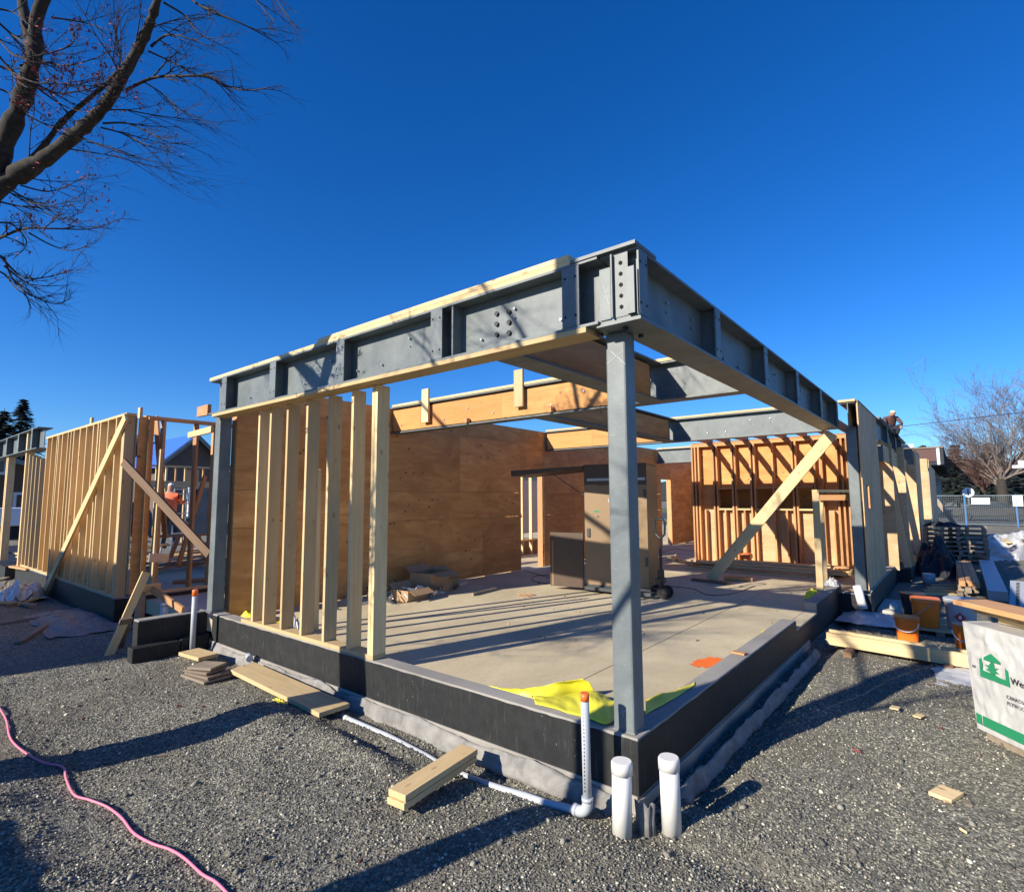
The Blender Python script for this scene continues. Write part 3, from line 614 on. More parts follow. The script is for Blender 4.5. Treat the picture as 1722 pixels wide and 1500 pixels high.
# lumber piles at far left
rr = random.Random(5)
for i in range(16):
    y0 = rr.uniform(15, 21); x0 = rr.uniform(-1.0, 1.6); a = rr.uniform(-.25, .25)+1.57; L = rr.uniform(1.2, 2.6); z = -.08+.045*(i//2)*.6
    tag(lumber('loose_board', (x0, y0, z), (x0+math.cos(a)*L*.3, y0-L*.5*math.sin(a), z+.02), .14, .038, (1,0,0), rr.choice(['lumber', 'lumber_orange'])), 'sunlit scrap boards heaped inside the far left bay', 'board', 'scrap boards in the far left bay')
# ground litter at left
rr = random.Random(8)
litter = [((30, 1080), (95, 1040), .09, 'longest grey board lying in the shade by the left foundation'), ((88, 1030), (112, 1045), .14, 'stub of timber lying in the left shade'), ((85, 1053), (130, 1043), .05, 'thin lath in the left shade'), ((0, 1048), (90, 1034), .06, 'long thin board reaching in from the left edge'), ((0, 975), (38, 960), .14, 'sunlit plank at the left edge by the foundation corner'), ((0, 1010), (60, 1018), .05, 'thin stick by the pink scrap heap')]
for a, b, w_, lab in litter:
    p, q = PX(*a, 2, -.37), PX(*b, 2, -.34); board(p, q, w_, .035, lab, side=(0,1,0), mat='lumber_weathered')
for i in range(26):
    px, py = rr.uniform(2, 50), rr.uniform(985, 1020); p = PX(px, py, 2, -.36); a = rr.uniform(0, 3.1); L = rr.uniform(.15, .5)
    tag(lumber('wood_scrap', p, (p.x+math.cos(a)*L, p.y+math.sin(a)*L, p.z+rr.uniform(.0, .15)), .04, .01, (0,0,1), rr.choice(['lumber', 'lumber_dark', 'maroon', 'pvc_white'])), 'splintered scraps heaped at the left edge', 'scrap', 'scrap heap at the left edge')
p = PX(35, 1005, 2, -.36); film(p.x, p.y, p.z, .7, .9, .35, 'plastic_film', 'torn pale wrapping crumpled on the scrap heap at the left', 'plastic sheet', 'plastic_sheet', 3)
p = PX(120, 1045, 2, -.38); film(p.x, p.y, p.z, .8, 2.2, .10, 'filter_fabric', 'dark fabric draped on the ground along the left foundation', 'fabric', 'filter_fabric', 13)
# ------------------------------------------------------------ foreground pieces
ta, tb = Vector((-.90, 1.085, 0)), Vector((-.225, 1.145, 0))
D2 = thing('timber_offcut', (-.56, 1.11, -.36), 'doubled length of timber lying on the gravel below the stud wall shadow', 'timber')
lumber('timber_ply', ta+Vector((0, 0, -.345)), tb+Vector((0, 0, -.335)), .14, .038, (0,1,0), 'lumber', D2, bevel=.004)
lumber('timber_ply', ta+Vector((.012, .004, -.305)), tb+Vector((.012, .004, -.295)), .14, .038, (0,1,0), 'lumber', D2, bevel=.004)
def quadboard(px, z0, t, mat, label, name='loose_board', cat='board', group=None):
    P4 = [PX(x, y, 2, z) for (x, y), z in zip(px, z0 if hasattr(z0, '__len__') else [z0]*4)]
    c = sum(P4, Vector())/4; e = (P4[1]-P4[0]+P4[2]-P4[3]); L = e.length/2; wv = (P4[3]-P4[0]+P4[2]-P4[1])/2; W_ = wv.length; d = e.normalized()
    return tag(lumber(name, c-d*L/2, c+d*L/2, W_, t, wv, mat), label, cat, group)
quadboard([(388, 1130), (548, 1203), (577, 1186), (425, 1114)], -.335, .038, 'lumber', 'wide weathered plank lying along the foundation, left of the white pipe')
quadboard([(301, 1100), (335, 1109), (366, 1101), (333, 1091)], -.325, .038, 'lumber', 'short bright plank offcut beside the grey riser pipe')
for i, (dz, dx) in enumerate(((-.37, 0), (-.34, 3), (-.31, -2), (-.275, 2))):
    quadboard([(304+dx, 1136-i*5), (346+dx, 1150-i*9), (386+dx, 1136-i*6), (350+dx, 1124-i*3)], -.37+i*.033, .024, 'lumber_weathered', 'layered thin boards in the small stack by the plank, %s layer' % ('lowest', 'second', 'third', 'top')[i], group='small stack of thin boards')
p = PX(466, 1183, 2, -.37); film(p.x, p.y, p.z, .10, .16, .035, 'yellow_film', 'small yellow plastic scrap on the gravel beside the plank', 'plastic scrap', 'plastic_scrap', 7)
quadboard([(745, 1270), (775, 1280), (790, 1276), (755, 1267)], -.35, .02, 'lumber', 'broken splinter of wood at the far end of the doubled timber', 'wood_scrap', 'scrap')
quadboard([(1560, 1334), (1600, 1347), (1621, 1337), (1583, 1320)], -.375, .022, 'lumber', 'pale wood offcut lying on the open gravel at right', 'wood_scrap', 'offcut')
quadboard([(1618, 1352), (1632, 1354), (1636, 1348), (1624, 1345)], -.38, .012, 'lumber_weathered', 'small chip right of the pale wood offcut', 'wood_scrap', 'chip')
quadboard([(1496, 1190), (1512, 1194), (1514, 1189), (1499, 1186)], -.38, .012, 'lumber', 'small chip on the gravel in front of the long board, left one', 'wood_scrap', 'chip')
quadboard([(1537, 1204), (1551, 1208), (1554, 1203), (1540, 1199)], -.38, .012, 'lumber', 'small chip on the gravel in front of the long board, right one', 'wood_scrap', 'chip')
quadboard([(1231, 1097), (1252, 1101), (1256, 1098), (1234, 1094)], .012, .018, 'lumber_orange', 'small wood chip resting on top of the right foundation wall', 'wood_scrap', 'chip')
# white cleanouts
pipe('cleanout_pipe', [(-.215, .00, -.44), (-.205, -.002, -.05)], .054, 'pvc_white', 'left white capped drain pipe standing at the corner', cap=('pvc_white', .062, 1.085), group='white drain pipes', n=32)
pipe('cleanout_pipe', [(-.004, -.195, -.44), (-.01, -.192, -.045)], .054, 'pvc_white', 'right white capped drain pipe standing at the corner', cap=('pvc_white', .062, 1.085), group='white drain pipes', n=32)
vt = PX(983, 1164, 0, -.235); vb = Vector((-.235, .205, -.385))
RP = thing('riser_pipe', vb, 'tall grey riser pipe with an orange cap in front of the corner post', 'pipe')
sm(MB().tube([vb+Vector((0,0,.05)), (vb.x-.004, vb.y+.004, vt.z-.02)], .0245, 24).build('pipe_body', 'pvc_grey', RP))
sm(MB().tube([(vb.x-.004, vb.y+.004, vt.z-.045), (vb.x-.004, vb.y+.004, vt.z)], .0255, 24).build('pipe_cap', 'abs_orange', RP))
m = MB()
for i in range(22):
    z = vb.z+.13+i*.021; m.box((vb.x-.0275, vb.y-.003, z), (vb.x-.0235, vb.y+.003, z+.011))
m.build('printed_marks', 'label_black', RP)
sm(MB().tube([(vb.x, vb.y+.085, vb.z+.0)]+[(vb.x, vb.y+.06*(1-math.sin(a)), vb.z+.06*(1-math.cos(a))) for a in [math.pi/2*i/7 for i in range(8)]]+[(vb.x, vb.y, vb.z+.085)], .031, 24).build('elbow', 'pvc_grey', RP))
for a in ((vb.x, vb.y+.078, vb.z), ): sm(MB().tube([(a[0], a[1]-.012, a[2]), (a[0], a[1]+.012, a[2])], .0335, 24).build('collar', 'pvc_grey', RP))
sm(MB().tube([(vb.x, vb.y, vb.z+.072), (vb.x, vb.y, vb.z+.095)], .0335, 24).build('collar', 'pvc_grey', RP))
hz = lambda x, y: max(gz(x, y), -.47)
sm(MB().tube([(vb.x, .29, -.388)]+[(-.235-.012*max(0, y-1.2), y, gz(-.24, y)-.002+.008*math.sin(y*3)) for y in [.5+.15*i for i in range(15)]], .0225, 20).build('pipe_run', 'pvc_grey', RP))
sm(MB().tube([(-.250, 2.50, gz(-.24, 2.5)), (-.252, 2.56, gz(-.24, 2.55))], .030, 20).build('coupling', 'pvc_white', RP))
o = MB().tube([(-.075, 4.62, -.30), (-.12, 4.50, -.30)], .035, 20).build('pipe_coupling', 'pvc_grey'); sm(o); tag(o, 'short grey pipe coupling lying on the fabric at the foot of the wall', 'pipe coupling')
# pink hose
hp = [(-4, 1180), (10, 1212), (18, 1245), (45, 1272), (75, 1283), (105, 1290), (112, 1312), (125, 1337), (150, 1348), (180, 1356), (205, 1375), (225, 1400), (255, 1420), (285, 1428), (310, 1442), (340, 1468), (365, 1482), (395, 1510)]
pts = []
for x, y in hp: q = PX(x, y, 2, -.375); pts.append(Vector((q.x, q.y, gz(q.x, q.y)+.014)))
def cr(P_, n=6):
    out = []
    for i in range(len(P_)-1):
        a, b, c, d = P_[max(0, i-1)], P_[i], P_[i+1], P_[min(len(P_)-1, i+2)]
        for k in range(n):
            t = k/n; out.append(.5*((2*b)+(c-a)*t+(2*a-5*b+4*c-d)*t*t+(3*b-a-3*c+d)*t**3))
    return out+[P_[-1]]
o = MB().tube(cr(pts), .0068, 10).build('garden_hose', 'pink_hose', smooth=True); tag(o, 'pink cord snaking over the gravel at the lower left', 'cord')
# yellow vapour barrier at the corner
def ribbon(lo, hi, zl, zh, nu, nv, amp, seed, bulge):
    A_ = cr([PX(x, y, 2, z) for (x, y), z in zip(lo, zl)], nu); B_ = cr([PX(x, y, 2, z) for (x, y), z in zip(hi, zh)], nu); g = []
    for i, (a, b) in enumerate(zip(A_, B_)):
        row = []
        for j in range(nv+1):
            t = j/nv; p = a.lerp(b, t); e = math.sin(math.pi*t); fold = abs(fbm(i*.045+seed, t*1.1+i*.01, 1.0, 2))*amp*2.2+fbm(i*.2, t*4+seed, 1, 2)*amp*.35
            row.append((p.x, p.y, max(SZ+.004 if p.x > .15 else .004, p.z+bulge*e+fold*(.3+e))))
        g.append(row)
    return g
m = MB()
m.sheet(ribbon([(812, 1159), (868, 1170), (918, 1176), (965, 1168), (1002, 1170)], [(816, 1157), (862, 1158), (905, 1155), (942, 1147), (980, 1141)], [SZ+.01]*5, [SZ+.01, SZ+.03, SZ+.07, SZ+.12, SZ+.14], 14, 14, .012, 1, .015))
m.sheet(ribbon([(900, 1184), (945, 1196), (985, 1207), (1020, 1217), (1040, 1203)], [(893, 1172), (930, 1172), (975, 1164), (1005, 1163), (1036, 1182)], [.006, .008, .008, .012, .01], [SZ+.02, SZ+.03, SZ+.04, SZ+.08, SZ+.02], 14, 16, .014, 6, .03))
tag(m.build('plastic_sheet', 'yellow_film', smooth=True, solid=.0015), 'bright yellow plastic sheet folded over the slab edge left of the corner post', 'plastic sheet')
m = MB(); m.sheet(ribbon([(1086, 1201), (1112, 1186), (1140, 1170), (1168, 1152)], [(1086, 1176), (1112, 1171), (1142, 1160), (1170, 1150)], [.006, .006, .006, .006], [SZ+.06, SZ+.05, SZ+.04, SZ+.02], 12, 10, .012, 17, .02))
tag(m.build('plastic_sheet', 'yellow_film', smooth=True, solid=.0015), 'thin yellow plastic strip along the slab edge right of the corner post', 'plastic sheet')
p = PX(1290, 1065, 2, -.05); film(3.6, .22, SZ, .35, .10, .02, 'yellow_film', 'faint yellow scrap where the right foundation wall ends', 'plastic scrap', 'plastic_scrap', 1)
film(6.3, .24, SZ, .35, .22, .17, 'yellow_film', 'yellow plastic bunched at the foot of the small wooden stand', 'plastic sheet', 'plastic_sheet', 2)
film(7.0, .12, .02, .35, .25, .12, 'white_wrap', 'crumpled white plastic on the far end of the right foundation wall', 'plastic sheet', 'plastic_sheet', 5)
# orange marking paint
c = PX(1192, 1114, 2, SZ); vs = [(c.x, c.y, SZ+.0035)]; n = 90; rr = random.Random(3)
for i in range(n):
    a = 2*math.pi*i/n; r = .13*(1+.20*fbm(math.cos(a)*2, math.sin(a)*2, 2, 3)+(.25 if rr.random() < .3 else 0)*rr.random()); vs.append((c.x+r*1.5*math.cos(a), c.y+r*.85*math.sin(a)-.03*math.cos(a), SZ+.0035))
m = MB(); m.add(vs, [(0, i+1, (i+1) % n+1) for i in range(n)]); tag(m.build('marking_paint', 'orange_spray'), 'orange marking paint splash on the slab', 'paint mark')
# joint in the slab
m = MB(); m.box((.16, .98, SZ+.001), (7, .983, SZ+.0025)); tag(m.build('floor_joint', 'hole'), kind='structure')
# ------------------------------------------------------------ interior
board((7.12, 2.08, SZ+.02), (7.06, -.02, 2.44), .185, .04, 'big pale diagonal brace from the floor to the right steel post', 'brace', side=(0,0,1), name='diagonal_brace')
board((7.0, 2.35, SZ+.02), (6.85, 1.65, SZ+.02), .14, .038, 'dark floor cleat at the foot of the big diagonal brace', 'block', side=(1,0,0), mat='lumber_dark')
board((7.35, 1.9, SZ+.04), (7.5, 1.45, SZ+.04), .14, .07, 'orange block on the floor beside the big diagonal brace', 'block', side=(1,0,0), mat='lumber_orange', name='wood_block')
GF = thing('timber_stand', (6.3, .15, .02), 'small wooden stand of two uprights on the far end of the right foundation wall', 'stand')
lumber('upright', (6.15, .12, .02), (6.27, .13, 1.50), .09, .038, (0,1,0), 'lumber', GF); lumber('upright', (6.98, .20, .0), (6.98, .20, 1.42), .09, .038, (0,1,0), 'lumber', GF)
lumber('rail', (6.25, .14, 1.50), (7.15, -.20, 1.50), .04, .085, (0,0,1), 'lumber', GF); lumber('rail', (6.9, .2, 1.40), (7.2, -.2, 1.40), .09, .03, (0,0,1), 'lumber_orange', GF)
rr = random.Random(17)
for L_, (x0, n, z) in enumerate(((8.55, 6, SZ+.02), (8.6, 5, SZ+.06), (8.7, 4, SZ+.10), (8.75, 3, SZ+.14), (8.95, 2, SZ+.18))):
    for i in range(n):
        a, b = rr.uniform(.1, .5), rr.uniform(2.2, 3.3)
        tag(lumber('loose_board', (x0+i*.155+rr.uniform(-.02, .02), a, z), (x0+i*.155+rr.uniform(-.05, .05), b, z), .14, .037, (1,0,0), rr.choice(['lumber', 'lumber_orange', 'lumber'])), 'boards stacked flat on the floor before the sun striped stud wall', 'board', 'boards stacked before the right stud wall')
rr = random.Random(4)
for i in range(12):
    x, y = rr.uniform(8.6, 9.3), rr.choice([rr.uniform(3.0, 3.5), rr.uniform(.1, .5)]); a = rr.uniform(0, 3); L = rr.uniform(.15, .45); z = SZ+.03+rr.uniform(0, .12)
    tag(lumber('wood_block', (x, y, z), (x+math.cos(a)*L, y+math.sin(a)*L, z+rr.uniform(0, .06)), .09, .038, (0,0,1), 'lumber'), 'offcuts tossed at the ends of the board stack', 'block', 'offcuts by the board stack')
o = MB().box((9.05, 1.92, SZ+.22), (9.3, 2.12, SZ+.34)).build('tool_case', 'abs_orange', bevel=.03); tag(o, 'small orange tool case on the board stack', 'tool case')
def cord(name, pix, mat, label, r=.006):
    P_ = cr([PX(x, y, 2, SZ+r) for x, y in pix], 8); tag(MB().tube(P_, r, 6).build(name, mat, smooth=True), label, 'cord')
cord('extension_cord', [(880, 958), (905, 966), (940, 975), (925, 981), (895, 976), (902, 968), (935, 966)], 'black_plastic', 'black extension cord looped on the slab near the doorway')
cord('extension_cord', [(1110, 930), (1135, 923), (1160, 926), (1185, 920), (1200, 924)], 'maroon', 'dark red cord on the slab in front of the far wall')
cord('extension_cord', [(1120, 985), (1165, 990), (1190, 1000), (1230, 998), (1270, 985)], 'black_plastic', 'black cord on the shaded slab right of the pallet jack')
rr = random.Random(91)
for i in range(60):
    x, y = rr.uniform(.3, 6.8), rr.uniform(.25, 5.0); a = rr.uniform(0, 3.1); L = rr.uniform(.01, .05)
    tag(lumber('wood_chip', (x, y, SZ+.004), (x+math.cos(a)*L, y+math.sin(a)*L, SZ+.006), .012, .005, (0,0,1), rr.choice(['lumber', 'lumber_dark', 'steel_dark'])), 'tiny chips strewn over the open slab', 'chip', 'chips on the slab')
for i in range(26):
    x, y = rr.uniform(-1.9, -.3), rr.uniform(-.6, 4.8)
    if i % 2: x, y = rr.uniform(.6, 4.2), rr.uniform(-2.0, -.5)
    a = rr.uniform(0, 3.1); L = rr.uniform(.015, .06)
    tag(lumber('wood_chip', (x, y, gz(x, y)+.012), (x+math.cos(a)*L, y+math.sin(a)*L, gz(x, y)+.016), .014, .006, (0,0,1), rr.choice(['lumber', 'lumber_weathered', 'leaf_red'])), 'tiny wood chips and leaf bits on the gravel', 'chip', 'chips on the gravel')
# gang box
bx0, bx1, by0, by1, bz0, bz1 = 4.80, 5.50, 2.22, 3.25, SZ+.12, 1.93
GB = thing('job_box', (5.1, 2.7, SZ), 'tall brown steel tool cabinet with its lid and side door open', 'tool cabinet')
MB().box((bx0, by0, bz0), (bx0+.02, by1, 1.62)).build('front_panel', 'tan_metal', GB, bevel=.004)
hp_ = MB().box((bx0+.001, by0, 1.625), (bx0+.02, by1, bz1)).build('header_panel', 'cabinet_brown', GB)
MB().box((bx0-.003, by0+.02, 1.69), (bx0-.0001, by1-.05, 1.73)).build('label_strip', 'bucket_grey', hp_)
MB().box((bx0+.021, by0, bz0), (bx1, by0+.02, bz1)).build('side_panel', 'tan_metal', GB)
MB().box((bx1, by0, bz0), (bx1+.02, by1, bz1)).build('back_panel', 'cabinet_brown', GB)
MB().box((bx0+.021, by0+.021, bz0), (bx1-.001, by1, bz0+.03)).build('bottom_panel', 'cabinet_brown', GB)
for z in (.62, 1.25): MB().box((bx0+.021, by0+.021, z), (bx1-.001, by1-.02, z+.025)).build('shelf', 'cabinet_brown', GB)
MB().box((bx0, by0, bz1+.001), (bx1+.02, by1, bz1+.03)).build('top_panel', 'cabinet_brown', GB)
ld = MB(); ld.add([(bx0-.02, by1+.02, 1.90), (bx1+.1, by1+.02, 1.90), (bx1+.1, by1+1.35, 1.80), (bx0-.02, by1+1.35, 1.80), (bx0-.02, by1+.02, 1.94), (bx1+.1, by1+.02, 1.94), (bx1+.1, by1+1.35, 1.90), (bx0-.02, by1+1.35, 1.90)], [(0,3,2,1),(4,5,6,7),(0,1,5,4),(1,2,6,5),(2,3,7,6),(3,0,4,7)])
lid = ld.build('lid', 'cabinet_brown', GB); MB().tube([(bx0+.05, by1+.6, 1.84), (bx0+.05, by1+.02, 1.45)], .008, 6).build('lid_stay', 'steel_dark', lid)
dr = MB().box((bx0-.01, by1+.03, SZ+.06), (bx0+.025, by1+.62, .84)).build('side_door', 'cabinet_brown', GB, bevel=.004)
MB().box((bx0-.012, by1+.56, SZ+.07), (bx0-.0101, by1+.585, .70)).build('door_edge', 'tan_metal', dr)
m = MB(); m.box((bx0-.02, by0-.02, SZ+.03), (bx0+.08, by1+.02, SZ+.119)); m.build('skid', 'steel_dark', GB); m = MB(); m.box((bx1-.08, by0-.02, SZ+.03), (bx1+.02, by1+.02, SZ+.119)); m.build('skid', 'steel_dark', GB)
MB().box((bx0-.0015, 3.0, 1.18), (bx0-.0001, 3.09, 1.21)).build('green_label', 'label_green', GB); MB().box((bx0-.0015, 3.0, 1.10), (bx0-.0001, 3.04, 1.12)).build('green_label', 'label_black', GB)
for z in (.35, 1.40): MB().box((bx0-.012, by0+.01, z), (bx0-.0003, by0+.05, z+.14)).build('hinge', 'steel_dark', GB)
MB().box((bx0-.02, 3.16, .78), (bx0-.0003, 3.21, .92)).build('latch', 'steel_dark', GB)
for i in range(4): MB().box((bx0-.0015, 2.83-i*.028, 1.34), (bx0-.0001, 2.845-i*.028, 1.40)).build('stencil_mark', 'bucket_grey', GB)
tag(MB().box((4.9, 2.8, .646), (5.3, 3.2, .85)).build('cardboard_box', 'cardboard', bevel=.004), 'cardboard box inside the open side of the tool cabinet, under the white bag', 'box', 'boxes in the tool cabinet')
tag(MB().box((5.0, 2.85, .96), (5.3, 3.12, 1.16)).build('cardboard_box', 'cardboard', bevel=.004), 'cardboard box higher in the open tool cabinet, behind the white bag', 'box', 'boxes in the tool cabinet')
film(5.08, 3.08, .85, .42, .3, .12, 'white_wrap', 'crumpled white bag on the box in the tool cabinet', 'bag', 'plastic_bag', 6)
piv = Vector((4.8, 3.25, 0)); RM = Matrix.Translation(piv+Vector((-.07, 0, 0))) @ Matrix.Rotation(R_(12), 4, 'Z') @ Matrix.Translation(-piv)
for o in [GB]+[o for o in COL.objects if o.get('group') == 'boxes in the tool cabinet' or 'tool cabinet' in str(o.get('label', '')) and o.get('category') == 'bag']: o.matrix_basis = RM @ o.matrix_basis
# pallet jack
PJ = thing('pallet_jack', (5.2, 2.1, SZ), 'black pallet jack with its handle upright beside the tool cabinet', 'pallet jack')
jx, jy = 4.93, 2.04
m = MB(); m.tube([(jx, jy, SZ+.25), (jx-.03, jy-.02, .80)], .022, 10); m.build('handle_shaft', 'black_plastic', PJ)
lp = [(jx-.03, jy-.02, .79), (jx-.03, jy-.09, .86), (jx-.03, jy-.10, 1.04), (jx-.03, jy-.06, 1.09), (jx-.03, jy+.05, 1.09), (jx-.03, jy+.07, 1.02), (jx-.03, jy+.05, .86), (jx-.03, jy-.02, .79)]
MB().tube([Vector(p) for p in lp], .018, 8).build('handle_loop', 'black_plastic', PJ)
m = MB(); m.tube([(jx, jy, SZ+.12), (jx, jy, SZ+.42)], .05, 12); m.box((jx-.12, jy-.03, SZ+.22), (jx+.12, jy+.05, SZ+.30)); m.build('pump_body', 'black_plastic', PJ)
for s in (-.06, .06): sm(MB().tube([(jx+s-.028, jy-.06, SZ+.095), (jx+s+.028, jy-.06, SZ+.095)], .095, 20).build('steer_wheel', 'rubber', PJ))
for s in (-.20, .20): MB().box((jx+s-.07, jy+.05, SZ+.05), (jx+s+.07, jy+1.2, SZ+.10)).build('fork', 'steel_dark', PJ)
# debris by the partition
rr = random.Random(21)
for i in range(80):
    x = rr.gauss(2.6, .6); y = rr.uniform(4.75, 5.45); a = rr.uniform(0, 3.1); L = rr.uniform(.06, .26); z = SZ+.015+rr.random()**2*.16
    tag(lumber('metal_bracket', (x, y, z), (x+math.cos(a)*L, y+math.sin(a)*L, z+rr.uniform(-.02, .08)), rr.uniform(.02, .06), .006, (0,0,1), rr.choice(['galv', 'galv', 'steel_dark', 'sign_white'])), 'steel brackets and clips heaped on the slab by the plywood wall', 'bracket', 'brackets heaped by the plywood wall')
def openbox(cx, cy, sx, sy, sz, rot, label):
    t = thing('cardboard_box', (cx, cy, SZ), label, 'box', 'boxes by the plywood wall'); c, s = math.cos(rot), math.sin(rot)
    def q(x, y, z): return (cx+x*c-y*s, cy+x*s+y*c, SZ+z)
    m = MB()
    for a, b in (((-sx/2, -sy/2), (sx/2, -sy/2)), ((sx/2, -sy/2), (sx/2, sy/2)), ((sx/2, sy/2), (-sx/2, sy/2)), ((-sx/2, sy/2), (-sx/2, -sy/2))):
        m.bar(q(*a, sz/2), q(*b, sz/2), sz, .005)
    m.bar(q(-sx/2, 0, .006), q(sx/2, 0, .006), sy, .005, (q(0, 1, 0)[0]-cx, q(0, 1, 0)[1]-cy, 0)); m.build('carton', 'cardboard', t)
    m = MB(); m.bar(q(0, -sy/2, sz), q(0, -sy/2-sy*.4, sz-.06), sx*.95, .005, (c, s, 0)); m.build('flap', 'cardboard', t)
    m = MB(); m.bar(q(0, sy/2, sz), q(0, sy/2+sy*.3, sz+.08), sx*.95, .005, (c, s, 0)); m.build('flap', 'cardboard', t)
openbox(3.2, 5.25, .6, .42, .33, .2, 'larger open cardboard box against the plywood wall'); openbox(3.55, 5.35, .4, .35, .26, -.4, 'smaller open cardboard box at the right end of the bracket heap'); openbox(2.55, 5.0, .45, .32, .16, .1, 'low open cardboard box in the middle of the bracket heap')
for i in range(5):
    p = PX(872+i*5, 1000+(i % 2)*3, 2, SZ+.02); tag(lumber('wood_scrap', p, (p.x+.06, p.y+.05*(-1)**i, p.z+.03), .03, .01, (0,0,1), 'lumber_orange'), 'tiny splinters in a small heap on the sunlit slab', 'scrap', 'splinters on the slab')
board(PX(795, 1000, 2, SZ+.02), PX(835, 990, 2, SZ+.02), .05, .03, 'short stick on the slab in front of the open doorway', mat='lumber_weathered')
# posts clamped on the first cross beam
for y, z0, z1, lab in ((4.86, 2.60, 3.13, 'farther upright board clamped to the first cross beam'), (2.99, 2.64, 3.15, 'nearer upright board clamped to the first cross beam')):
    tag(lumber('cleat', (2.68, y, z0), (2.68, y, z1), .15, .038, (0,1,0), 'lumber'), lab, 'board', 'upright boards on the first cross beam')
for y in (2.45, 3.95): tag(MB().box((2.66, y, 2.512), (2.73, y+.05, 2.58)).build('wood_block', 'lumber_orange'), 'small block on the lower flange of the first cross beam, %s one' % ('right' if y < 3 else 'left'), 'block', 'blocks on the lower flange')
# framing seen through the doorway
DW = thing('stud_wall', (7.5, 7.6, SZ), 'bright stud wall seen through the doorway in the plywood wall', 'stud wall')
for i, x in enumerate((7.0, 7.4, 7.8, 8.2, 8.6, 9.0)): lumber('stud', (x, 7.6, SZ), (x, 7.6, 2.6), .09, .038, (0,1,0), 'lumber', DW)
for z in (.3, 2.62): lumber('plate', (6.9, 7.6, z), (9.1, 7.6, z), .12, .04, (0,1,0), 'lumber', DW)
board((8.35, 7.45, .9), (7.6, 7.45, 2.3), .14, .038, 'short diagonal brace seen through the doorway', 'brace', side=(0,0,1), name='diagonal_brace')
m = MB(); m.box((6.8, 7.75, SZ), (9.8, 9, .28)); tag(m.build('lumber_bundle', 'lumber_weathered'), 'grey stack of boards seen low through the doorway', 'lumber stack')
m = MB(); m.box((8, 9.4, .3), (12, 9.45, 2)); tag(m.build('wrapped_bundle', 'white_wrap'), 'pale wrapped bundle far behind the doorway', 'bundle')
# ------------------------------------------------------------ outer plywood walls on the right
OW = thing('plywood_wall', (8.1, -.37, 0), 'tall weathered plywood wall panel beside the right steel post, with a small slot cut in it', 'wall')
ZB, ZT = -.02, 2.93
hx0, hx1, hz0, hz1 = 7.42, 7.95, 1.22, 1.60
for a, b, z0, z1 in ((7.05, hx0, ZB, ZT), (hx0, hx1, ZB, hz0), (hx0, hx1, hz1, ZT), (hx1, 8.32, ZB, ZT), (8.323, 9.55, ZB, ZT)):
    panelv('plywood_sheet', (a, -.392, z0), (b, -.378, z1), 'plywood_weathered', OW)
for x in (7.55, 7.68, 7.80): lumber('stud', (x, -.30, ZB), (x, -.30, 2.48), .14, .038, (0,1,0), 'lumber', OW)
for x in (8.3, 8.7, 9.1, 9.5): lumber('stud', (x, -.30, ZB), (x, -.30, 2.48), .14, .038, (0,1,0), 'lumber_orange', OW)
panelv('edge_sheet', (7.06, -.392, 2.51), (7.075, -.37, 2.90), 'plywood_tan', OW)
lumber('top_plate', (7.06, -.39, 2.936), (9.6, -.39, 2.936), .03, .012, (0,1,0), 'lumber_weathered', OW)
def fin(x, y0, y1, z0, z1, mat, label, th=.10):
    t = thing('plywood_wall', (x, (y0+y1)/2, z0), label, 'wall')
    panel('plywood_sheet', (x, y0, z0), (x+.014, y1, z1), mat, t); lumber('stud', (x+.09, y0+.02, z0), (x+.09, y0+.02, z1), .14, .038, (1,0,0), 'lumber', t)
    return t
fin(10.9, -.50, .05, -.1, 2.55, 'plywood_tan', 'sunlit tan plywood return just past the tall weathered plywood wall')
fin(13.0, -.58, .05, -.1, 2.6, 'plywood_tan', 'second sunlit plywood return, striped by a diagonal brace')
fin(15.6, -.66, .05, -.1, 2.3, 'plywood_tan', 'third sunlit plywood return under the white capped beam end')
fin(20.2, -.78, .05, -.1, 2.7, 'plywood_tan', 'small distant plywood return near the end of the row of walls')
for i, (x, y, L) in enumerate(((11.6, -.42, 2.3), (12.0, -.46, 2.0), (14.4, -.50, 2.2))):
    board((x, y-.18, -.1), (x+.1, y+.1, L), .14, .038, ('pale board leaning outside between the first and second plywood returns', 'second pale board leaning beside the first one outside', 'board leaning against the third plywood return')[i], side=(0,1,0))
FB2 = steel_beam((9.6, -.34), 'x', 6.6, 'shaded steel beam above the openings past the tall plywood wall', fw=.2, stiff=(1.5, 3.4, 5.2), studs=False, face_w=.1)
MB().box((9.7, -.46, 2.10), (9.72, -.20, 2.42)).build('end_plate', 'steel_paint', FB2)
lumber('timber_cap', (9.6, -.34, 2.945), (16.2, -.34, 2.945), .24, .028, (0,1,0), 'lumber_weathered', FB2)
panelv('soffit_board', (9.75, -.455, 2.10), (16, -.44, 2.44), 'plywood_weathered', FB2)
OW2 = thing('plywood_wall', (17, -.8, 0), 'distant weathered plywood wall with a white capped steel beam end on its near corner', 'wall')
panelv('plywood_sheet', (16.2, -.62, -.05), (17.8, -.605, 2.8), 'plywood_weathered', OW2); panelv('plywood_sheet', (17.803, -.62, -.05), (19.3, -.605, 2.8), 'plywood_weathered', OW2)
lumber('timber_cap', (16.15, -.30, 2.85), (16.15, -.64, 2.85), .10, .08, (0,0,1), 'sign_white', OW2); MB().box((16.16, -.60, 2.05), (16.18, -.30, 2.78)).build('beam_end', 'steel_paint', OW2)
lumber('stud', (16.3, -.58, 0), (16.3, -.58, 2.7), .14, .038, (0,1,0), 'lumber', OW2)
OW3 = thing('plywood_wall', (24, -1.2, 0), 'farthest weathered plywood wall at the end of the row', 'wall')
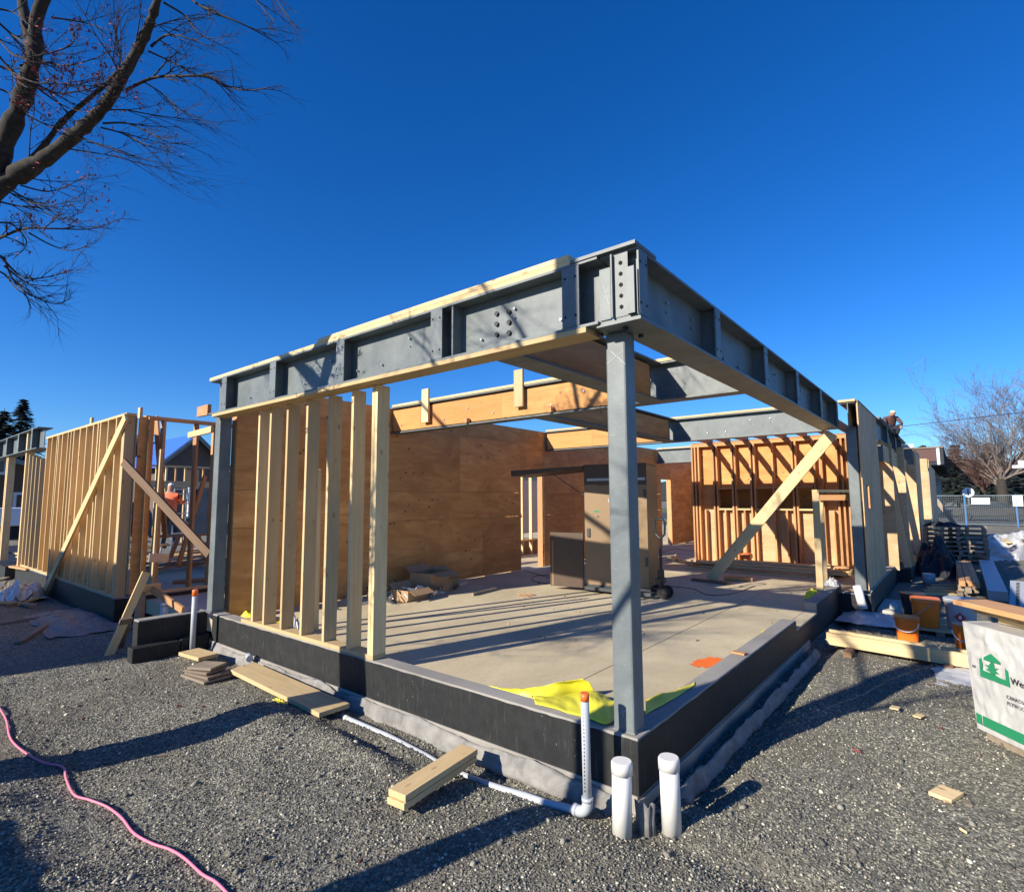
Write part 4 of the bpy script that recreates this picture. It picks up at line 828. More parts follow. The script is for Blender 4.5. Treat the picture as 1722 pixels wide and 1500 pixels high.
panelv('plywood_sheet', (20.8, -.80, -.05), (23, -.785, 2.7), 'plywood_weathered', OW3); panelv('plywood_sheet', (23.003, -.80, -.05), (27, -.785, 2.55), 'plywood_weathered', OW3)
MB().box((23.5, -.83, .1), (24.6, -.8001, .5)).build('opening', 'lumber', OW3)
p0 = PX(1560, 850, 0, 30)
board((27.6, -.75, 1.3), (27.4, -1.6, -.3), .16, .05, 'slanting dark board leaning at the end of the row of walls', mat='lumber_weathered')
m = MB(); m.box((11.4, -.66, -.5), (27, -.201, -.12)); tag(m.build('foundation_wall', 'damp_proofing'), 'long dark foundation under the far plywood walls', 'foundation', 'foundation walls')
# ------------------------------------------------------------ figures
def figure(name, J, E, rad, root, mats_faces, loc, rot, scale, label, sub=2):
    me = bpy.data.meshes.new(name); me.from_pydata([Vector(j) for j in J], E, []); o = bpy.data.objects.new(name, me)
    link(o, None, Matrix.Translation(Vector(loc)) @ Matrix.Rotation(rot, 4, 'Z') @ Matrix.Scale(scale, 4))
    sk = o.modifiers.new('skin', 'SKIN'); sk.use_smooth_shade = True
    for i, r in enumerate(rad): me.skin_vertices[0].data[i].radius = (r, r); me.skin_vertices[0].data[i].use_root = (i == root)
    ss = o.modifiers.new('sub', 'SUBSURF'); ss.levels = sub; ss.render_levels = sub
    dg = bpy.context.evaluated_depsgraph_get(); ev = o.evaluated_get(dg); nm = bpy.data.meshes.new_from_object(ev)
    o.modifiers.clear(); o.data = nm
    names = []
    for p in nm.polygons: p.use_smooth = True
    ms = [k for k, _ in mats_faces]; nm.materials.clear()
    for k in ms: nm.materials.append(MATS[k])
    for p in nm.polygons:
        for i, (_, fn) in enumerate(mats_faces):
            if fn(p.center): p.material_index = i; break
    return tag(o, label, 'person')
# standing worker on the ladder
J = [(0,0,.95),(0,0,1.15),(0,0,1.40),(0,.01,1.50),(0,.03,1.62),(0,.04,1.76),
     (-.19,0,1.42),(-.27,.12,1.18),(-.18,.36,1.22),(-.16,.44,1.24), (.19,0,1.42),(.27,.12,1.20),(.20,.36,1.28),(.18,.44,1.30),
     (-.10,0,.88),(-.11,.06,.50),(-.11,-.02,.10),(-.11,.12,.05), (.10,0,.88),(.11,.14,.56),(.11,.06,.26),(.11,.20,.22)]
Eg = [(0,1),(1,2),(2,3),(3,4),(4,5),(2,6),(6,7),(7,8),(8,9),(2,10),(10,11),(11,12),(12,13),(0,14),(14,15),(15,16),(16,17),(0,18),(18,19),(19,20),(20,21)]
rd = [.15,.14,.17,.06,.095,.08,.07,.05,.04,.045,.07,.05,.04,.045,.10,.07,.05,.05,.10,.07,.05,.05]
wp = PX(291, 880, 1, 16.0)
W1 = figure('person', J, Eg, rd, 0, [('skin', lambda c: c.z > 1.48 and c.z < 1.70 or (c.y > .30 and c.z > 1.1)), ('sign_white', lambda c: c.z >= 1.70), ('hivis', lambda c: c.z > .98), ('cloth_dark', lambda c: True)], (wp.x-.12, 16.0, .02), -.9, 1.08, 'worker in an orange vest and pale cap standing on a stepladder in the left bay')
lx, ly = wp.x+.22, 16.15
LD = thing('stepladder', (lx, ly, SZ), 'aluminium stepladder under the worker in the orange vest', 'ladder')
for s, yy in ((-1, -.35), (1, -.35), (-1, .45), (1, .45)):
    MB().tube([(lx+s*.30, ly+yy, SZ), (lx+s*.17, ly, 1.72)], .022, 6).build('leg', 'aluminium', LD)
for i in range(6):
    z = SZ+.28*(i+1); f = (z-SZ)/1.82; MB().box((lx-.30+.13*f, ly-.35*(1-f)-.05, z), (lx+.30-.13*f, ly-.35*(1-f)+.03, z+.03)).build('step', 'aluminium', LD)
MB().box((lx-.2, ly-.12, 1.72), (lx+.2, ly+.12, 1.75)).build('top_cap', 'aluminium', LD)
# crouching worker on the steel beam
J = [(0,0,.32),(.06,0,.50),(.20,0,.68),(.27,0,.74),(.33,0,.80),(.38,0,.92),
     (.18,-.18,.68),(.32,-.24,.46),(.48,-.16,.30),(.55,-.14,.24),(.18,.18,.68),(.34,.24,.48),(.50,.14,.34),(.57,.12,.28),
     (.02,-.12,.28),(.40,-.16,.42),(.16,-.14,.08),(.32,-.14,.04),(.02,.12,.28),(.40,.16,.42),(.14,.14,.08),(.30,.14,.04)]
rp = Vector((12.9, -.34, 2.80))
figure('person', J, Eg, rd, 0, [('sign_white', lambda c: c.z > .86), ('skin', lambda c: c.z > .74 and c.x > .26 or c.x > .50), ('maroon', lambda c: c.z > .46), ('cloth_dark', lambda c: True)], rp, 3.6, .72, 'worker in dark clothes and a white hard hat crouching on the far steel beam')
# ------------------------------------------------------------ wrapped stack of sheets at the right edge
A = Vector((2.49, -1.545, -.33)); u = Vector((-.768, -.640, 0)).normalized(); v = Vector((.640, -.768, 0)).normalized(); zt = .44; Hh = zt+.33
WS = thing('wrapped_stack', A, 'stack of sheets wrapped in white printed plastic at the right edge', 'wrapped stack')
def face(P, nu, nv, amp, seed):
    g = []
    for i in range(nu+1):
        row = []
        for j in range(nv+1):
            q, n = P(i/nu, j/nv); e = min(1, min(i, nu-i)/2, min(j, nv-j)/2)
            row.append(q+n*(amp*e*(abs(fbm(i*.17+seed, j*.09, 1.3, 4))-.1)))
        g.append(row)
    return g
m = MB(); L_ = 2.2; D_ = 1.2
m.sheet(face(lambda a, b: (A+u*(L_*a-.06*b*(1-a)**6)+Vector((0,0,Hh*b)), Vector((-.640, .768, 0))), 140, 44, .020, 1))
m.sheet(face(lambda a, b: (A-u*.06*b+v*(D_*a)+Vector((0,0,Hh*b)), -u), 50, 30, .012, 8))
m.sheet(face(lambda a, b: (A+v*(D_*a)+u*(L_*b)+Vector((0,0,Hh)), Vector((0,0,1))), 50, 60, .012, 4))
m.sheet(face(lambda a, b: (A+v*D_+u*(L_*a)+Vector((0,0,Hh*b)), v), 60, 20, .012, 9)); m.sheet(face(lambda a, b: (A+u*L_+v*(D_*a)+Vector((0,0,Hh*b)), u), 40, 20, .012, 3))
m.build('plastic_wrap', 'white_wrap', WS, smooth=True)
nrm = Vector((-.640, .768, 0)); FWM = Matrix((u, Vector((0,0,1)), u.cross(Vector((0,0,1))))).transposed().to_4x4()
def onface(name, pts, mat, off=.011):
    mm = MB(); mm.poly([A+u*t+Vector((0,0,z-A.z))+nrm*off for t, z in pts], nrm*.0012); return mm.build(name, mat, WS)
GLn = 'label_green'
onface('printed_band', [(.012, -.285), (.058, -.287), (.058, -.215), (.012, -.213)], GLn); onface('printed_band', [(.068, -.287), (1.9, -.30), (1.9, -.228), (.068, -.215)], GLn)
lg = [[(.080, .196), (.104, .210), (.104, .122), (.20, .118), (.25, .108), (.292, .108), (.292, .190), (.318, .176), (.318, .070), (.080, .070)],
      [(.118, .218), (.187, .262), (.256, .222), (.256, .204), (.118, .200)], 
      [(.180, .200), (.204, .200), (.208, .165), (.244, .172), (.210, .150), (.244, .135), (.206, .128), (.202, .115), (.172, .115), (.166, .128), (.128, .135), (.160, .150), (.128, .168), (.160, .172)]]
for q in lg: onface('printed_emblem', q, GLn)
def text(s, t0, z0, size, mat, parent, off=.0125, M_=None, bold=0, sx=1, vec=None):
    cu = bpy.data.curves.new('t', 'FONT'); cu.body = s; cu.size = size; cu.offset = bold; cu.extrude = .0004; to = bpy.data.objects.new('t', cu); COL.objects.link(to)
    me = bpy.data.meshes.new_from_object(to.evaluated_get(bpy.context.evaluated_depsgraph_get())); bpy.data.objects.remove(to); me.materials.clear(); me.materials.append(MATS[mat])
    wm = M_ or (Matrix.Translation(A+u*t0+Vector((0,0,z0-A.z))+nrm*off) @ Matrix((u, Vector((0,0,1)), nrm)).transposed().to_4x4() @ Matrix.Diagonal((sx, 1, 1, 1)))
    o = bpy.data.objects.new('lettering', me); link(o, parent, wm); return o
text('West', .328, .098, .062, 'label_black', WS, bold=.0006); text('er', -.018+.03, .118, .040, 'label_black', WS)
text('CANADIAN', .285, -.016, .036, 'label_black', WS, sx=.9); text('PLYWOOD', .285, -.060, .036, 'label_black', WS, sx=.9)
m = MB(); m.bar(A+u*.03+v*.6-Vector((0,0,.035)), A+u*2.2+v*.6-Vector((0,0,.035)), 1.12, .06, v); m.build('skid', 'lumber_weathered', WS)
onv = Vector((0,0,1))
b0 = A+Vector((0,0,zt-A.z+.03))
board(b0+u*.05+v*.30, b0+u*1.7+v*.34, .24, .036, 'lower pale board lying on the wrapped stack', side=v, mat='lumber')
board(b0-u*.10+v*.25+Vector((0,0,.045)), b0+u*1.8+v*.20+Vector((0,0,.040)), .24, .036, 'middle board lying on the wrapped stack', side=v, mat='lumber')
board(b0-u*.16+v*.15+Vector((0,0,.098)), b0+u*2.0+v*.10+Vector((0,0,.096)), .26, .038, 'top brown board lying on the wrapped stack', side=v, mat='lumber_orange')
film(4.15, -1.62, -.39, .9, .75, .05, 'grey_sheet', 'flat crumpled grey plastic sheet on the gravel left of the wrapped stack', 'plastic sheet', 'plastic_sheet', 21)
# ------------------------------------------------------------ long beam on the ground, buckets, pallet
LB = thing('timber_beam', (4.7, -.9, -.3), 'long pale double timber beam lying on the gravel in front of the buckets', 'timber')
q0, q1 = Vector((4.62, -.20, -.285)), Vector((4.42, -1.75, -.285))
lumber('timber_ply', q0, q1, .14, .045, (0,0,1), 'lumber', LB); lumber('timber_ply', q0+Vector((.14, .01, -.045)), q1+Vector((.14, 0, -.045)), .23, .045, (1,0,0), 'lumber_orange', LB); lumber('timber_ply', q0+Vector((.30, .02, -.01)), q1+Vector((.28, 0, -.01)), .11, .045, (0,0,1), 'lumber', LB)
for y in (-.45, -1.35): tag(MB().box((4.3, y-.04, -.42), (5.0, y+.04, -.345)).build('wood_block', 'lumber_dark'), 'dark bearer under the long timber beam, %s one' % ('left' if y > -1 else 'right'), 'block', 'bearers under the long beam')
def bucket(x, y, z, w_, h, mat, label, square=True, lidmat=None, handle=True, hside=-1, rot=0, taper=.86):
    t = thing('bucket', (x, y, z), label, 'bucket', 'buckets on the gravel')
    n = 24
    def ring(r, zz):
        out = []
        for k in range(n):
            a = 2*math.pi*k/n+rot
            if square:
                c, s = math.cos(2*math.pi*k/n), math.sin(2*math.pi*k/n); q = (abs(c)**6+abs(s)**6)**(-1/6); px_, py_ = c*q*r, s*q*r
                out.append((x+px_*math.cos(rot)-py_*math.sin(rot), y+px_*math.sin(rot)+py_*math.cos(rot), zz))
            else: out.append((x+r*math.cos(a), y+r*math.sin(a), zz))
        return out
    R0, R1 = w_/2*taper, w_/2
    prof = [(R0*.97, z), (R0, z+.01), (R1*.985, z+h*.86)]; 
    prof2 = [(R1*1.045, z+h*.86), (R1*1.05, z+h*.90), (R1*1.03, z+h*.905), (R1*1.06, z+h*.93), (R1*1.06, z+h*.985), (R1*1.02, z+h)]
    def rev(pr, capb, capt):
        vs = []; [vs.extend(ring(r, zz)) for r, zz in pr]; fs = [(i*n+k, i*n+(k+1) % n, (i+1)*n+(k+1) % n, (i+1)*n+k) for i in range(len(pr)-1) for k in range(n)]
        if capb: fs.append(tuple(range(n))[::-1])
        if capt: fs.append(tuple((len(pr)-1)*n+k for k in range(n)))
        mm = MB(); mm.add(vs, fs); return mm
    sm(rev(prof, True, False).build('bucket_body', mat, t)); o = rev(prof2, True, True).build('lid', lidmat or mat, t); sm(o)
    if handle:
        pts = []
        for k in range(13):
            a = math.pi*k/12; pts.append((x+hside*(R1*1.06+.02*math.sin(a))+(0 if hside < 0 else 0), y+R1*1.05*math.cos(a), z+h*.82-h*.38*math.sin(a)))
        MB().tube(pts, .007, 6).build('handle', 'pvc_white', t)
    return t
bucket(5.62, -.93, -.40, .25, .30, 'orange_bucket', 'sunlit orange square bucket with its lid on, left of the others', rot=.15)
PLT = thing('pallet', (6.6, -1.3, -.4), 'low wooden pallet under the buckets', 'pallet')
for y in (-.85, -1.25, -1.65): MB().box((6.05, y-.045, -.42), (7.1, y+.045, -.34)).build('bearer', 'lumber_weathered', PLT)
for i in range(5): MB().box((6.07+i*.21, -1.72, -.339), (6.21+i*.21, -.80, -.32)).build('deck_board', 'lumber', PLT)
bucket(6.30, -1.10, -.319, .31, .37, 'orange_bucket', 'orange bucket half in shade on the pallet, behind the front one', handle=False, rot=.1)
bucket(6.95, -.93, -.319, .30, .33, 'black_plastic', 'black pail behind the orange buckets', square=False, handle=False)
WB = bucket(6.34, -1.47, -.319, .34, .40, 'bucket_grey', 'white pail with a red diamond mark on the pallet', square=False, handle=False)
m = MB(); c = Vector((6.164, -1.46, -.14)); r = .062
m.poly([c+Vector((0, 0, r)), c+Vector((0, -r, 0)), c+Vector((0, 0, -r)), c+Vector((0, r, 0))], (.003, 0, 0)); m.build('diamond_mark', 'label_red', WB)
m = MB(); m.poly([c+Vector((-.002, a, b)) for a, b in ((0, .03), (-.016, .0), (-.01, -.02), (.01, -.02), (.016, .0))], (.001, 0, 0)); m.build('flame_mark', 'pvc_white', WB)
bucket(5.38, -1.50, -.40, .22, .32, 'orange_bucket', 'narrow orange bucket standing against the wrapped stack', square=False, rot=.2)
p = PX(1560, 1040, 0, 5.9)
tag(MB().tube([(5.75, -.98, -.14), (6.1, -1.2, .02)], .006, 6).build('stick', 'lumber_weathered'), 'thin stick leaning on the orange buckets', 'stick')
tag(MB().box((7.2, -.95, -.42), (8.4, -.44, -.32)).build('concrete_block', 'concrete_pale', bevel=.02), 'pale concrete slab edge lying behind the buckets by the foundation ledge', 'slab')
film(6.6, -.42, -.36, 1.1, .7, .07, 'grey_sheet', 'grey plastic sheet on the ground left of the buckets', 'plastic sheet', 'plastic_sheet', 31)
dp0, dp1 = PX(1452, 1024, 0, 6.72), PX(1441, 985, 0, 6.80)
pipe('drain_pipe', [dp0, dp1], .06, 'pvc_white', 'white drain pipe leaning by the foundation ledge at right', cap=None, n=24)
pipe('drain_pipe', [(7.5, -.62, -.40), (7.40, -.66, -.24)], .05, 'pvc_grey', 'short grey pipe stub behind the leaning white drain pipe', cap=None, n=24)
# dry straw tufts
m = MB(); rr = random.Random(31)
for i in range(700):
    x, y = rr.gauss(5.5, .35), rr.gauss(-.42, .10); a = rr.uniform(0, 3.14); L = rr.uniform(.03, .10); m.bar((x, y, gz(x, y)+.005), (x+math.cos(a)*L, y+math.sin(a)*L, gz(x, y)+rr.uniform(.005, .05)), .003, .002)
tag(m.build('dry_grass', 'lumber_weathered'), label='dry straw scattered beside the long timber beam', cat='straw', kind='stuff')
# ------------------------------------------------------------ mid right: lumber bundle, boards, pallets, tarps
LBN = [(9.9, -1.30), (9.95, -1.42), (9.85, -1.54)]
for r_ in range(3):
    for c_ in range(3):
        x0 = 9.8+.12*((r_*2+c_) % 3); tag(lumber('timber', (x0, -1.45-c_*.10-.02*r_, -.36+r_*.10), (x0+4.2, -1.42-c_*.10, -.36+r_*.10), .09, .095, (0,1,0), 'lumber_weathered' if r_ < 2 else 'lumber_orange'), 'squared timber in the bundle beyond the buckets, %s row, %s from the left' % (('bottom', 'middle', 'top')[r_], ORD[c_]), 'timber', 'timber bundle beyond the buckets')
board((9.4, -1.95, -.26), (14.6, -1.95, -.2), .26, .16, 'long pale grey beam lying beside the timber bundle', 'beam', side=(0,1,0), mat='bucket_grey')
for i in range(4): board((9.7+i*.35, -.85-.05*i, -.37+.01*i), (9.9+i*.35, -1.38, -.36+.01*i), .12, .035, '%s of the pale boards lying crosswise left of the timber bundle' % ('nearest', 'second', 'third', 'farthest')[i], side=(1,0,0), group='boards crosswise by the timber bundle')
o = MB().tube([(11.4, -.95, -.40), (11.4, -.95, -.18)], .11, 20).build('bucket', 'bucket_grey'); sm(o); tag(o, 'small pale grey pail in the shade beyond the foundation ledge', 'bucket')
def pallet_stack(x, y, n, label, rot):
    for k in range(n):
        z = -.40+k*.125; t = thing('pallet', (x, y, z), '%s pallet from the ground in %s' % (ORD[k], label), 'pallet', label)
        j = rr.uniform(-.03, .03)
        for s in (-.36, 0, .36): lumber('bearer', (x-.5, y+s+j, z+.06), (x+.5, y+s+j, z+.06), .085, .09, (0,1,0), 'lumber_weathered', t, bevel=0)
        for i in range(4): lumber('deck_board', (x-.45+i*.3, y-.42+j, z+.113), (x-.45+i*.3, y+.42+j, z+.113), .10, .018, (1,0,0), 'lumber_weathered', t, bevel=0)
p1_, p2_ = PX(1588, 948, 0, 16.2), PX(1627, 948, 0, 16.2)
pallet_stack(16.6, p1_.y, 8, 'the left pallet stack', 0); pallet_stack(16.9, p2_.y-.06, 8, 'the right pallet stack', 0)
film(16.6, p1_.y, .60, .9, .8, .14, 'black_sheet', 'dark rags on top of the left pallet stack', 'cloth', 'cloth_heap', 41)
g = film(14.3, -1.0, -.39, 3.6, .95, .72, 'black_sheet', 'large heap under a black tarp beside the far plywood walls', 'tarp', 'black_tarp', 43, n=30)
for i in range(20):
    x = rr.uniform(17.5, 24); y = rr.uniform(-4.2, -2.6); a = rr.uniform(-.4, .4); L = rr.uniform(1.2, 3); z = -.35+rr.uniform(0, .45)
    tag(lumber('loose_board', (x, y, z), (x+L*math.cos(a), y+L*math.sin(a)*.5, z+rr.uniform(-.05, .1)), .14, .038, (0,1,0), rr.choice(['lumber_weathered', 'lumber_weathered', 'lumber'])), 'loose boards scattered between the pallet stacks and the white tarp', 'board', 'scattered boards by the white tarp')
tp_ = PX(1712, 940, 2, -.4); film(tp_.x+2.5, tp_.y-.5, -.4, 6.5, 2.6, .8, 'grey_sheet', 'big pile covered with a whitish tarp at the right edge', 'tarp', 'tarp_covered_pile', 51, n=40)
m = MB(); [m.box((18.5, -3.2-.22*i, .15+.1*j), (19.6, -3.02-.22*i, .24+.1*j)) for i in range(3) for j in range(2)]; tag(m.build('brick_bundle', 'lumber_orange'), 'small stack of orange blocks on the boards in front of the white tarp', 'block stack', kind='stuff')
MS = thing('perforated_plate', (5.3, -2.6, .0), 'grey perforated metal ramp plate at the right edge', 'metal plate')
e0, e1 = PX(1666, 1015, 0, 7.6), PX(1722, 975, 0, 9.5)
o = MB(); o.bar((7.6, -2.30, -.30), (9.2, -2.42, .02), .62, .02, (0,1,0)); o.build('plate', 'bucket_grey', MS)
m = MB()
for i in range(22):
    for j in range(5):
        c = Vector((7.65, -2.30, -.29)).lerp(Vector((9.15, -2.42, .01)), i/22+.02)+Vector((0, .22-.10*j, .0125)); m.box(c-Vector((.03, .02, .003)), c+Vector((.03, .02, .002)))
m.build('slot_pattern', 'hole', MS)
# ------------------------------------------------------------ far right background
def flat(name, x0, x1, y0, y1, z, mat):
    m = MB(); m.add([(x0,y0,z),(x1,y0,z),(x1,y1,z),(x0,y1,z)], [(0,1,2,3)]); return tag(m.build(name, mat), kind='structure')
flat('road', 43.5, 62, -60, 60, -.385, 'asphalt'); flat('grass_verge', 62, 95, -60, 60, -.375, 'grass')
FN = thing('site_fence', (42, -4, -.4), 'temporary chain link site fence with blue posts across the far right', 'fence')
for i in range(9):
    y = 3-i*2.4; MB().tube([(42, y, -.4), (42, y, 1.55)], .045, 8).build('post', 'fence_blue' if i % 3 != 1 else 'fence_wire', FN)
    m = MB(); m.box((41.985, y-2.35, 1.48), (42.015, y-.05, 1.51)); m.box((41.985, y-2.35, -.3), (42.015, y-.05, -.27)); m.build('rail', 'fence_wire', FN)
    m = MB()
    for k in range(26):
        yy = y-.05-k*.092; m.bar((42, yy, -.28), (42, yy-.0, 1.48), .006, .006, (0,1,0))
    for k in range(16): m.bar((42, y-.05, -.2+k*.11), (42, y-2.35, -.2+k*.11), .006, .006, (0,0,1))
    m.build('mesh_panel', 'fence_wire', FN)
for a, lab in (((1633, 837, 1665, 848), 'wide pale sign board on the site fence'), ((1702, 833, 1721, 851), 'square white sign board on the site fence at the right edge')):
    p, q = PX(a[0], a[1], 0, 41.9), PX(a[2], a[3], 0, 41.9); tag(MB().box(p, q+Vector((.02, 0, 0))).build('sign_board', 'sign_white'), lab, 'sign', 'boards on the site fence')
RS = thing('road_sign', (60, -2, -.4), 'round white road sign with a dark bar, seen beyond the fence', 'road sign')
c = PX(1628, 828, 0, 60); MB().tube([(60.05, c.y, -.4), (60.05, c.y, c.z)], .04, 8).build('pole', 'fence_wire', RS); MB().tube([c, c+Vector((.03, 0, 0))], .42, 20).build('sign_face', 'sign_white', RS); MB().box(c+Vector((-.01, -.05, -.3)), c+Vector((-.002, .05, .3))).build('sign_bar', 'bolt', RS)
c = PX(1712, 785, 0, 40)
SL = thing('street_light', (40, c.y, -.4), 'white lamp and box unit on a pole at the right edge', 'street light')
MB().tube([(40, c.y-.6, -.4), (40, c.y-.6, 4.6)], .07, 8).build('pole', 'fence_wire', SL); MB().tube([(40, c.y-.3, c.z), (40, c.y+.25, c.z)], .10, 12).build('lamp_head', 'sign_white', SL); MB().box((39.9, c.y-.35, c.z+.105), (40.1, c.y-.02, c.z+.35)).build('control_box', 'sign_white', SL)
# building behind the fence
BD = thing('building', (58, 2, -.4), 'low beige building with a maroon fascia and dark deep eaves at right', 'building')
MB().box((56, .25, -.4), (90, 12, 4.1)).build('wall', 'beige_wall', BD); MB().box((55, -.75, 4.1), (90, 12, 5.5)).build('roof_overhang', 'roof_dark', BD)
MB().box((54.9, -.30, 4.4), (54.999, 12, 5.45)).build('fascia', 'maroon', BD); MB().box((54.8, -.78, 5.501), (90, 12, 5.62)).build('roof_edge', 'lumber_weathered', BD)
MB().box((54.85, -.50, 4.1), (54.999, -.302, 5.5)).build('downpipe', 'sign_white', BD); MB().box((54.9, -.75, 4.1), (54.999, -.503, 5.48)).build('corner_board', 'roof_dark', BD)
MB().box((55.9, 1.0, 2.4), (55.995, 1.45, 3.0)).build('notice', 'sign_white', BD)
# cars
def car(x, y, rot, mat, label, name='parked_car'):
    t = thing(name, (x, y, -.38), label, 'car', 'cars parked beyond the fence'); Mx = Matrix.Translation((x, y, -.38)) @ Matrix.Rotation(rot, 4, 'Z')
    prof = [(-2.1,.35),(-2.15,.75),(-1.95,.92),(-1.2,1.0),(-.6,1.42),(.7,1.45),(1.35,1.02),(2.0,.9),(2.15,.6),(2.1,.3)]
    m = MB(); m.poly([Mx @ Vector((a, -.85, b)) for a, b in prof], (Mx.to_3x3() @ Vector((0, 1.7, 0)))); m.build('body', mat, t, bevel=.06)
    for s in (-.86, .852):
        m = MB(); m.poly([Mx @ Vector((a, s, b)) for a, b in ((-1.1,1.02),(-.55,1.36),(.65,1.38),(1.15,1.04))], Mx.to_3x3() @ Vector((0, .01, 0))); m.build('window', 'window_glass', t)
    m = MB(); m.poly([Mx @ Vector(q) for q in ((-1.26,-.7,1.02),(-.66,-.66,1.40),(-.66,.66,1.40),(-1.26,.7,1.02))], Mx.to_3x3() @ Vector((-.03, 0, .02))); m.build('windscreen', 'window_glass', t)
    for a in (-1.35, 1.3):
        for s in (-.88, .88): m = MB(); m.tube([Mx @ Vector((a, s-.09, .32)), Mx @ Vector((a, s+.09, .32))], .32, 16); m.build('wheel', 'rubber', t)
car(50, -7.4, 1.35, 'car_white', 'white car parked beyond the fence at the right edge'); car(47, -6.4, .2, 'car_red', 'dark red car parked just beyond the fence at the right edge'); car(52, -3.2, 1.5, 'black_plastic', 'black car parked beyond the fence below the round sign'); 
tag(MB().tube([(95, 12, 5.9), (60, 5, 5.75), (40, 1.98, 5.9), (40, -4.77, 6.27), (40, -14, 6.9)], .022, 6).build('overhead_wire', 'bolt'), 'black overhead wire crossing the sky at right', 'wire')
# hills
n1, n2 = 160, 8; Vh = []; 
for i in range(n1+1):
    a = R_(-40+110*i/n1)
    for j in range(n2+1):
        d = 330+60*j; h = (26+14*fbm(i*.04, 1, 1, 4)+2.2*fbm(i*.9, j, 1, 3))*math.sin(min(1, j/4)*math.pi/2) if j else -1
        Vh.append((CP.x+d*math.cos(a), CP.y+d*math.sin(a), h))
ih = np.arange((n1+1)*(n2+1)).reshape(n1+1, n2+1); Fh = np.stack([ih[:-1,:-1], ih[1:,:-1], ih[1:,1:], ih[:-1,1:]], -1).reshape(-1, 4)
tag(npmesh('hills', np.array(Vh), Fh, 'forest', 4), kind='structure')
# ------------------------------------------------------------ trees
def rot_about(v, ax, a): return Matrix.Rotation(a, 3, ax) @ v
def twigs(m, p, d, L, r, depth, rr, droop=-.1, sides=5, spread=.7, n=6, leaf=None, pl=0, rmin=0):
    r = max(r, rmin); pts, rs = [Vector(p)], [r]; d = d.normalized(); bend = Vector((rr.gauss(0, 1), rr.gauss(0, 1), rr.gauss(0, .6)))*.10
    for i in range(n):
        d = (d+bend+Vector((rr.gauss(0, .10), rr.gauss(0, .10), rr.gauss(0, .08)-droop*.12))).normalized(); pts.append(pts[-1]+d*L/n); rs.append(max(rmin*.8, r*(1-.8*(i+1)/n)))
    m.tube(pts, rs, sides, cap=False)
    if depth > 0:
        for i in range(1, n+1):
            for _ in range(2 if rr.random() < .55 else 1):
                ax = Vector((rr.gauss(0, 1), rr.gauss(0, 1), rr.gauss(0, 1))).normalized(); dd = (pts[i]-pts[i-1]).normalized()
                twigs(m, pts[i], rot_about(dd, ax, rr.uniform(.35, spread)), L*rr.uniform(.32, .6), rs[i]*.62+.0006, depth-1, rr, droop, max(3, sides-1), spread, max(3, n-2), leaf, pl, rmin)
    if leaf and rr.random() < pl:
        for _ in range(rr.randint(2, 5)):
            q = pts[-1]+Vector([rr.gauss(0, .016) for _ in range(3)]); a = Vector([rr.gauss(0, 1) for _ in range(3)]).normalized()*rr.uniform(.008, .02); b = a.orthogonal().normalized()*a.length*.6
            leaf.add([q-a, q-b, q+a, q+b], [(0, 1, 2, 3)])
rr = random.Random(77)
BT = thing('bare_tree', (-3.37, 3.79, -.4), 'bare deciduous tree with a few red leaves reaching in from the upper left', 'tree')
def limb(pix, rs, name='limb', n=6, mat='bark', parent=BT):
    P_ = [PD(x, y, t) if len(q) == 3 else None for q in pix for (x, y, t) in [q]]; P_ = cr(P_, n); R2 = np.interp(np.linspace(0, len(rs)-1, len(P_)), range(len(rs)), rs)
    R2 = [r*.64*(1+.10*rr.gauss(0, 1)) for r in R2]; o = MB().tube(P_, R2, 12).build(name, mat, parent, smooth=True); return P_, R2
j0 = PD(-28, 330, 4.30)
m = MB(); tp = cr([Vector((-3.40, 3.78, -.5)), Vector((-3.34, 3.80, .4)), Vector((-3.2, 3.86, 1.6)), Vector((-2.95, 3.98, 2.7)), j0], 6)
m.tube(tp, list(np.interp(np.linspace(0, 1, len(tp)), [0, .1, .6, 1], [.27, .225, .185, .11])), 16); m.build('trunk', 'bark', BT, smooth=True)
LA = limb([(-28, 335, 4.3), (8, 240, 4.25), (38, 165, 4.2), (58, 90, 4.15), (62, 30, 4.1), (95, -60, 4.0), (120, -200, 3.9)], [.12, .105, .085, .075, .062, .05, .03])
LA2 = limb([(56, 90, 4.15), (40, 20, 4.2), (30, -60, 4.25), (10, -180, 4.3)], [.065, .055, .045, .03])
LBm = limb([(-28, 335, 4.3), (20, 300, 4.3), (75, 268, 4.28), (125, 228, 4.25), (170, 185, 4.2), (200, 140, 4.15), (228, 90, 4.1), (250, 45, 4.0), (268, -10, 3.9), (300, -120, 3.8)], [.12, .10, .082, .075, .066, .060, .052, .045, .040, .025])
LC = limb([(35, 285, 4.28), (70, 250, 4.32), (105, 205, 4.35), (145, 170, 4.35), (180, 140, 4.3), (205, 112, 4.2)], [.038, .034, .030, .025, .022, .02])
LDn = limb([(-28, 340, 4.3), (-15, 420, 4.35), (-20, 500, 4.4)], [.05, .035, .02])
LE = limb([(-40, 330, 4.3), (-200, 200, 4.6), (-380, 60, 5.0), (-520, -100, 5.5)], [.12, .09, .06, .03])
k = .3467
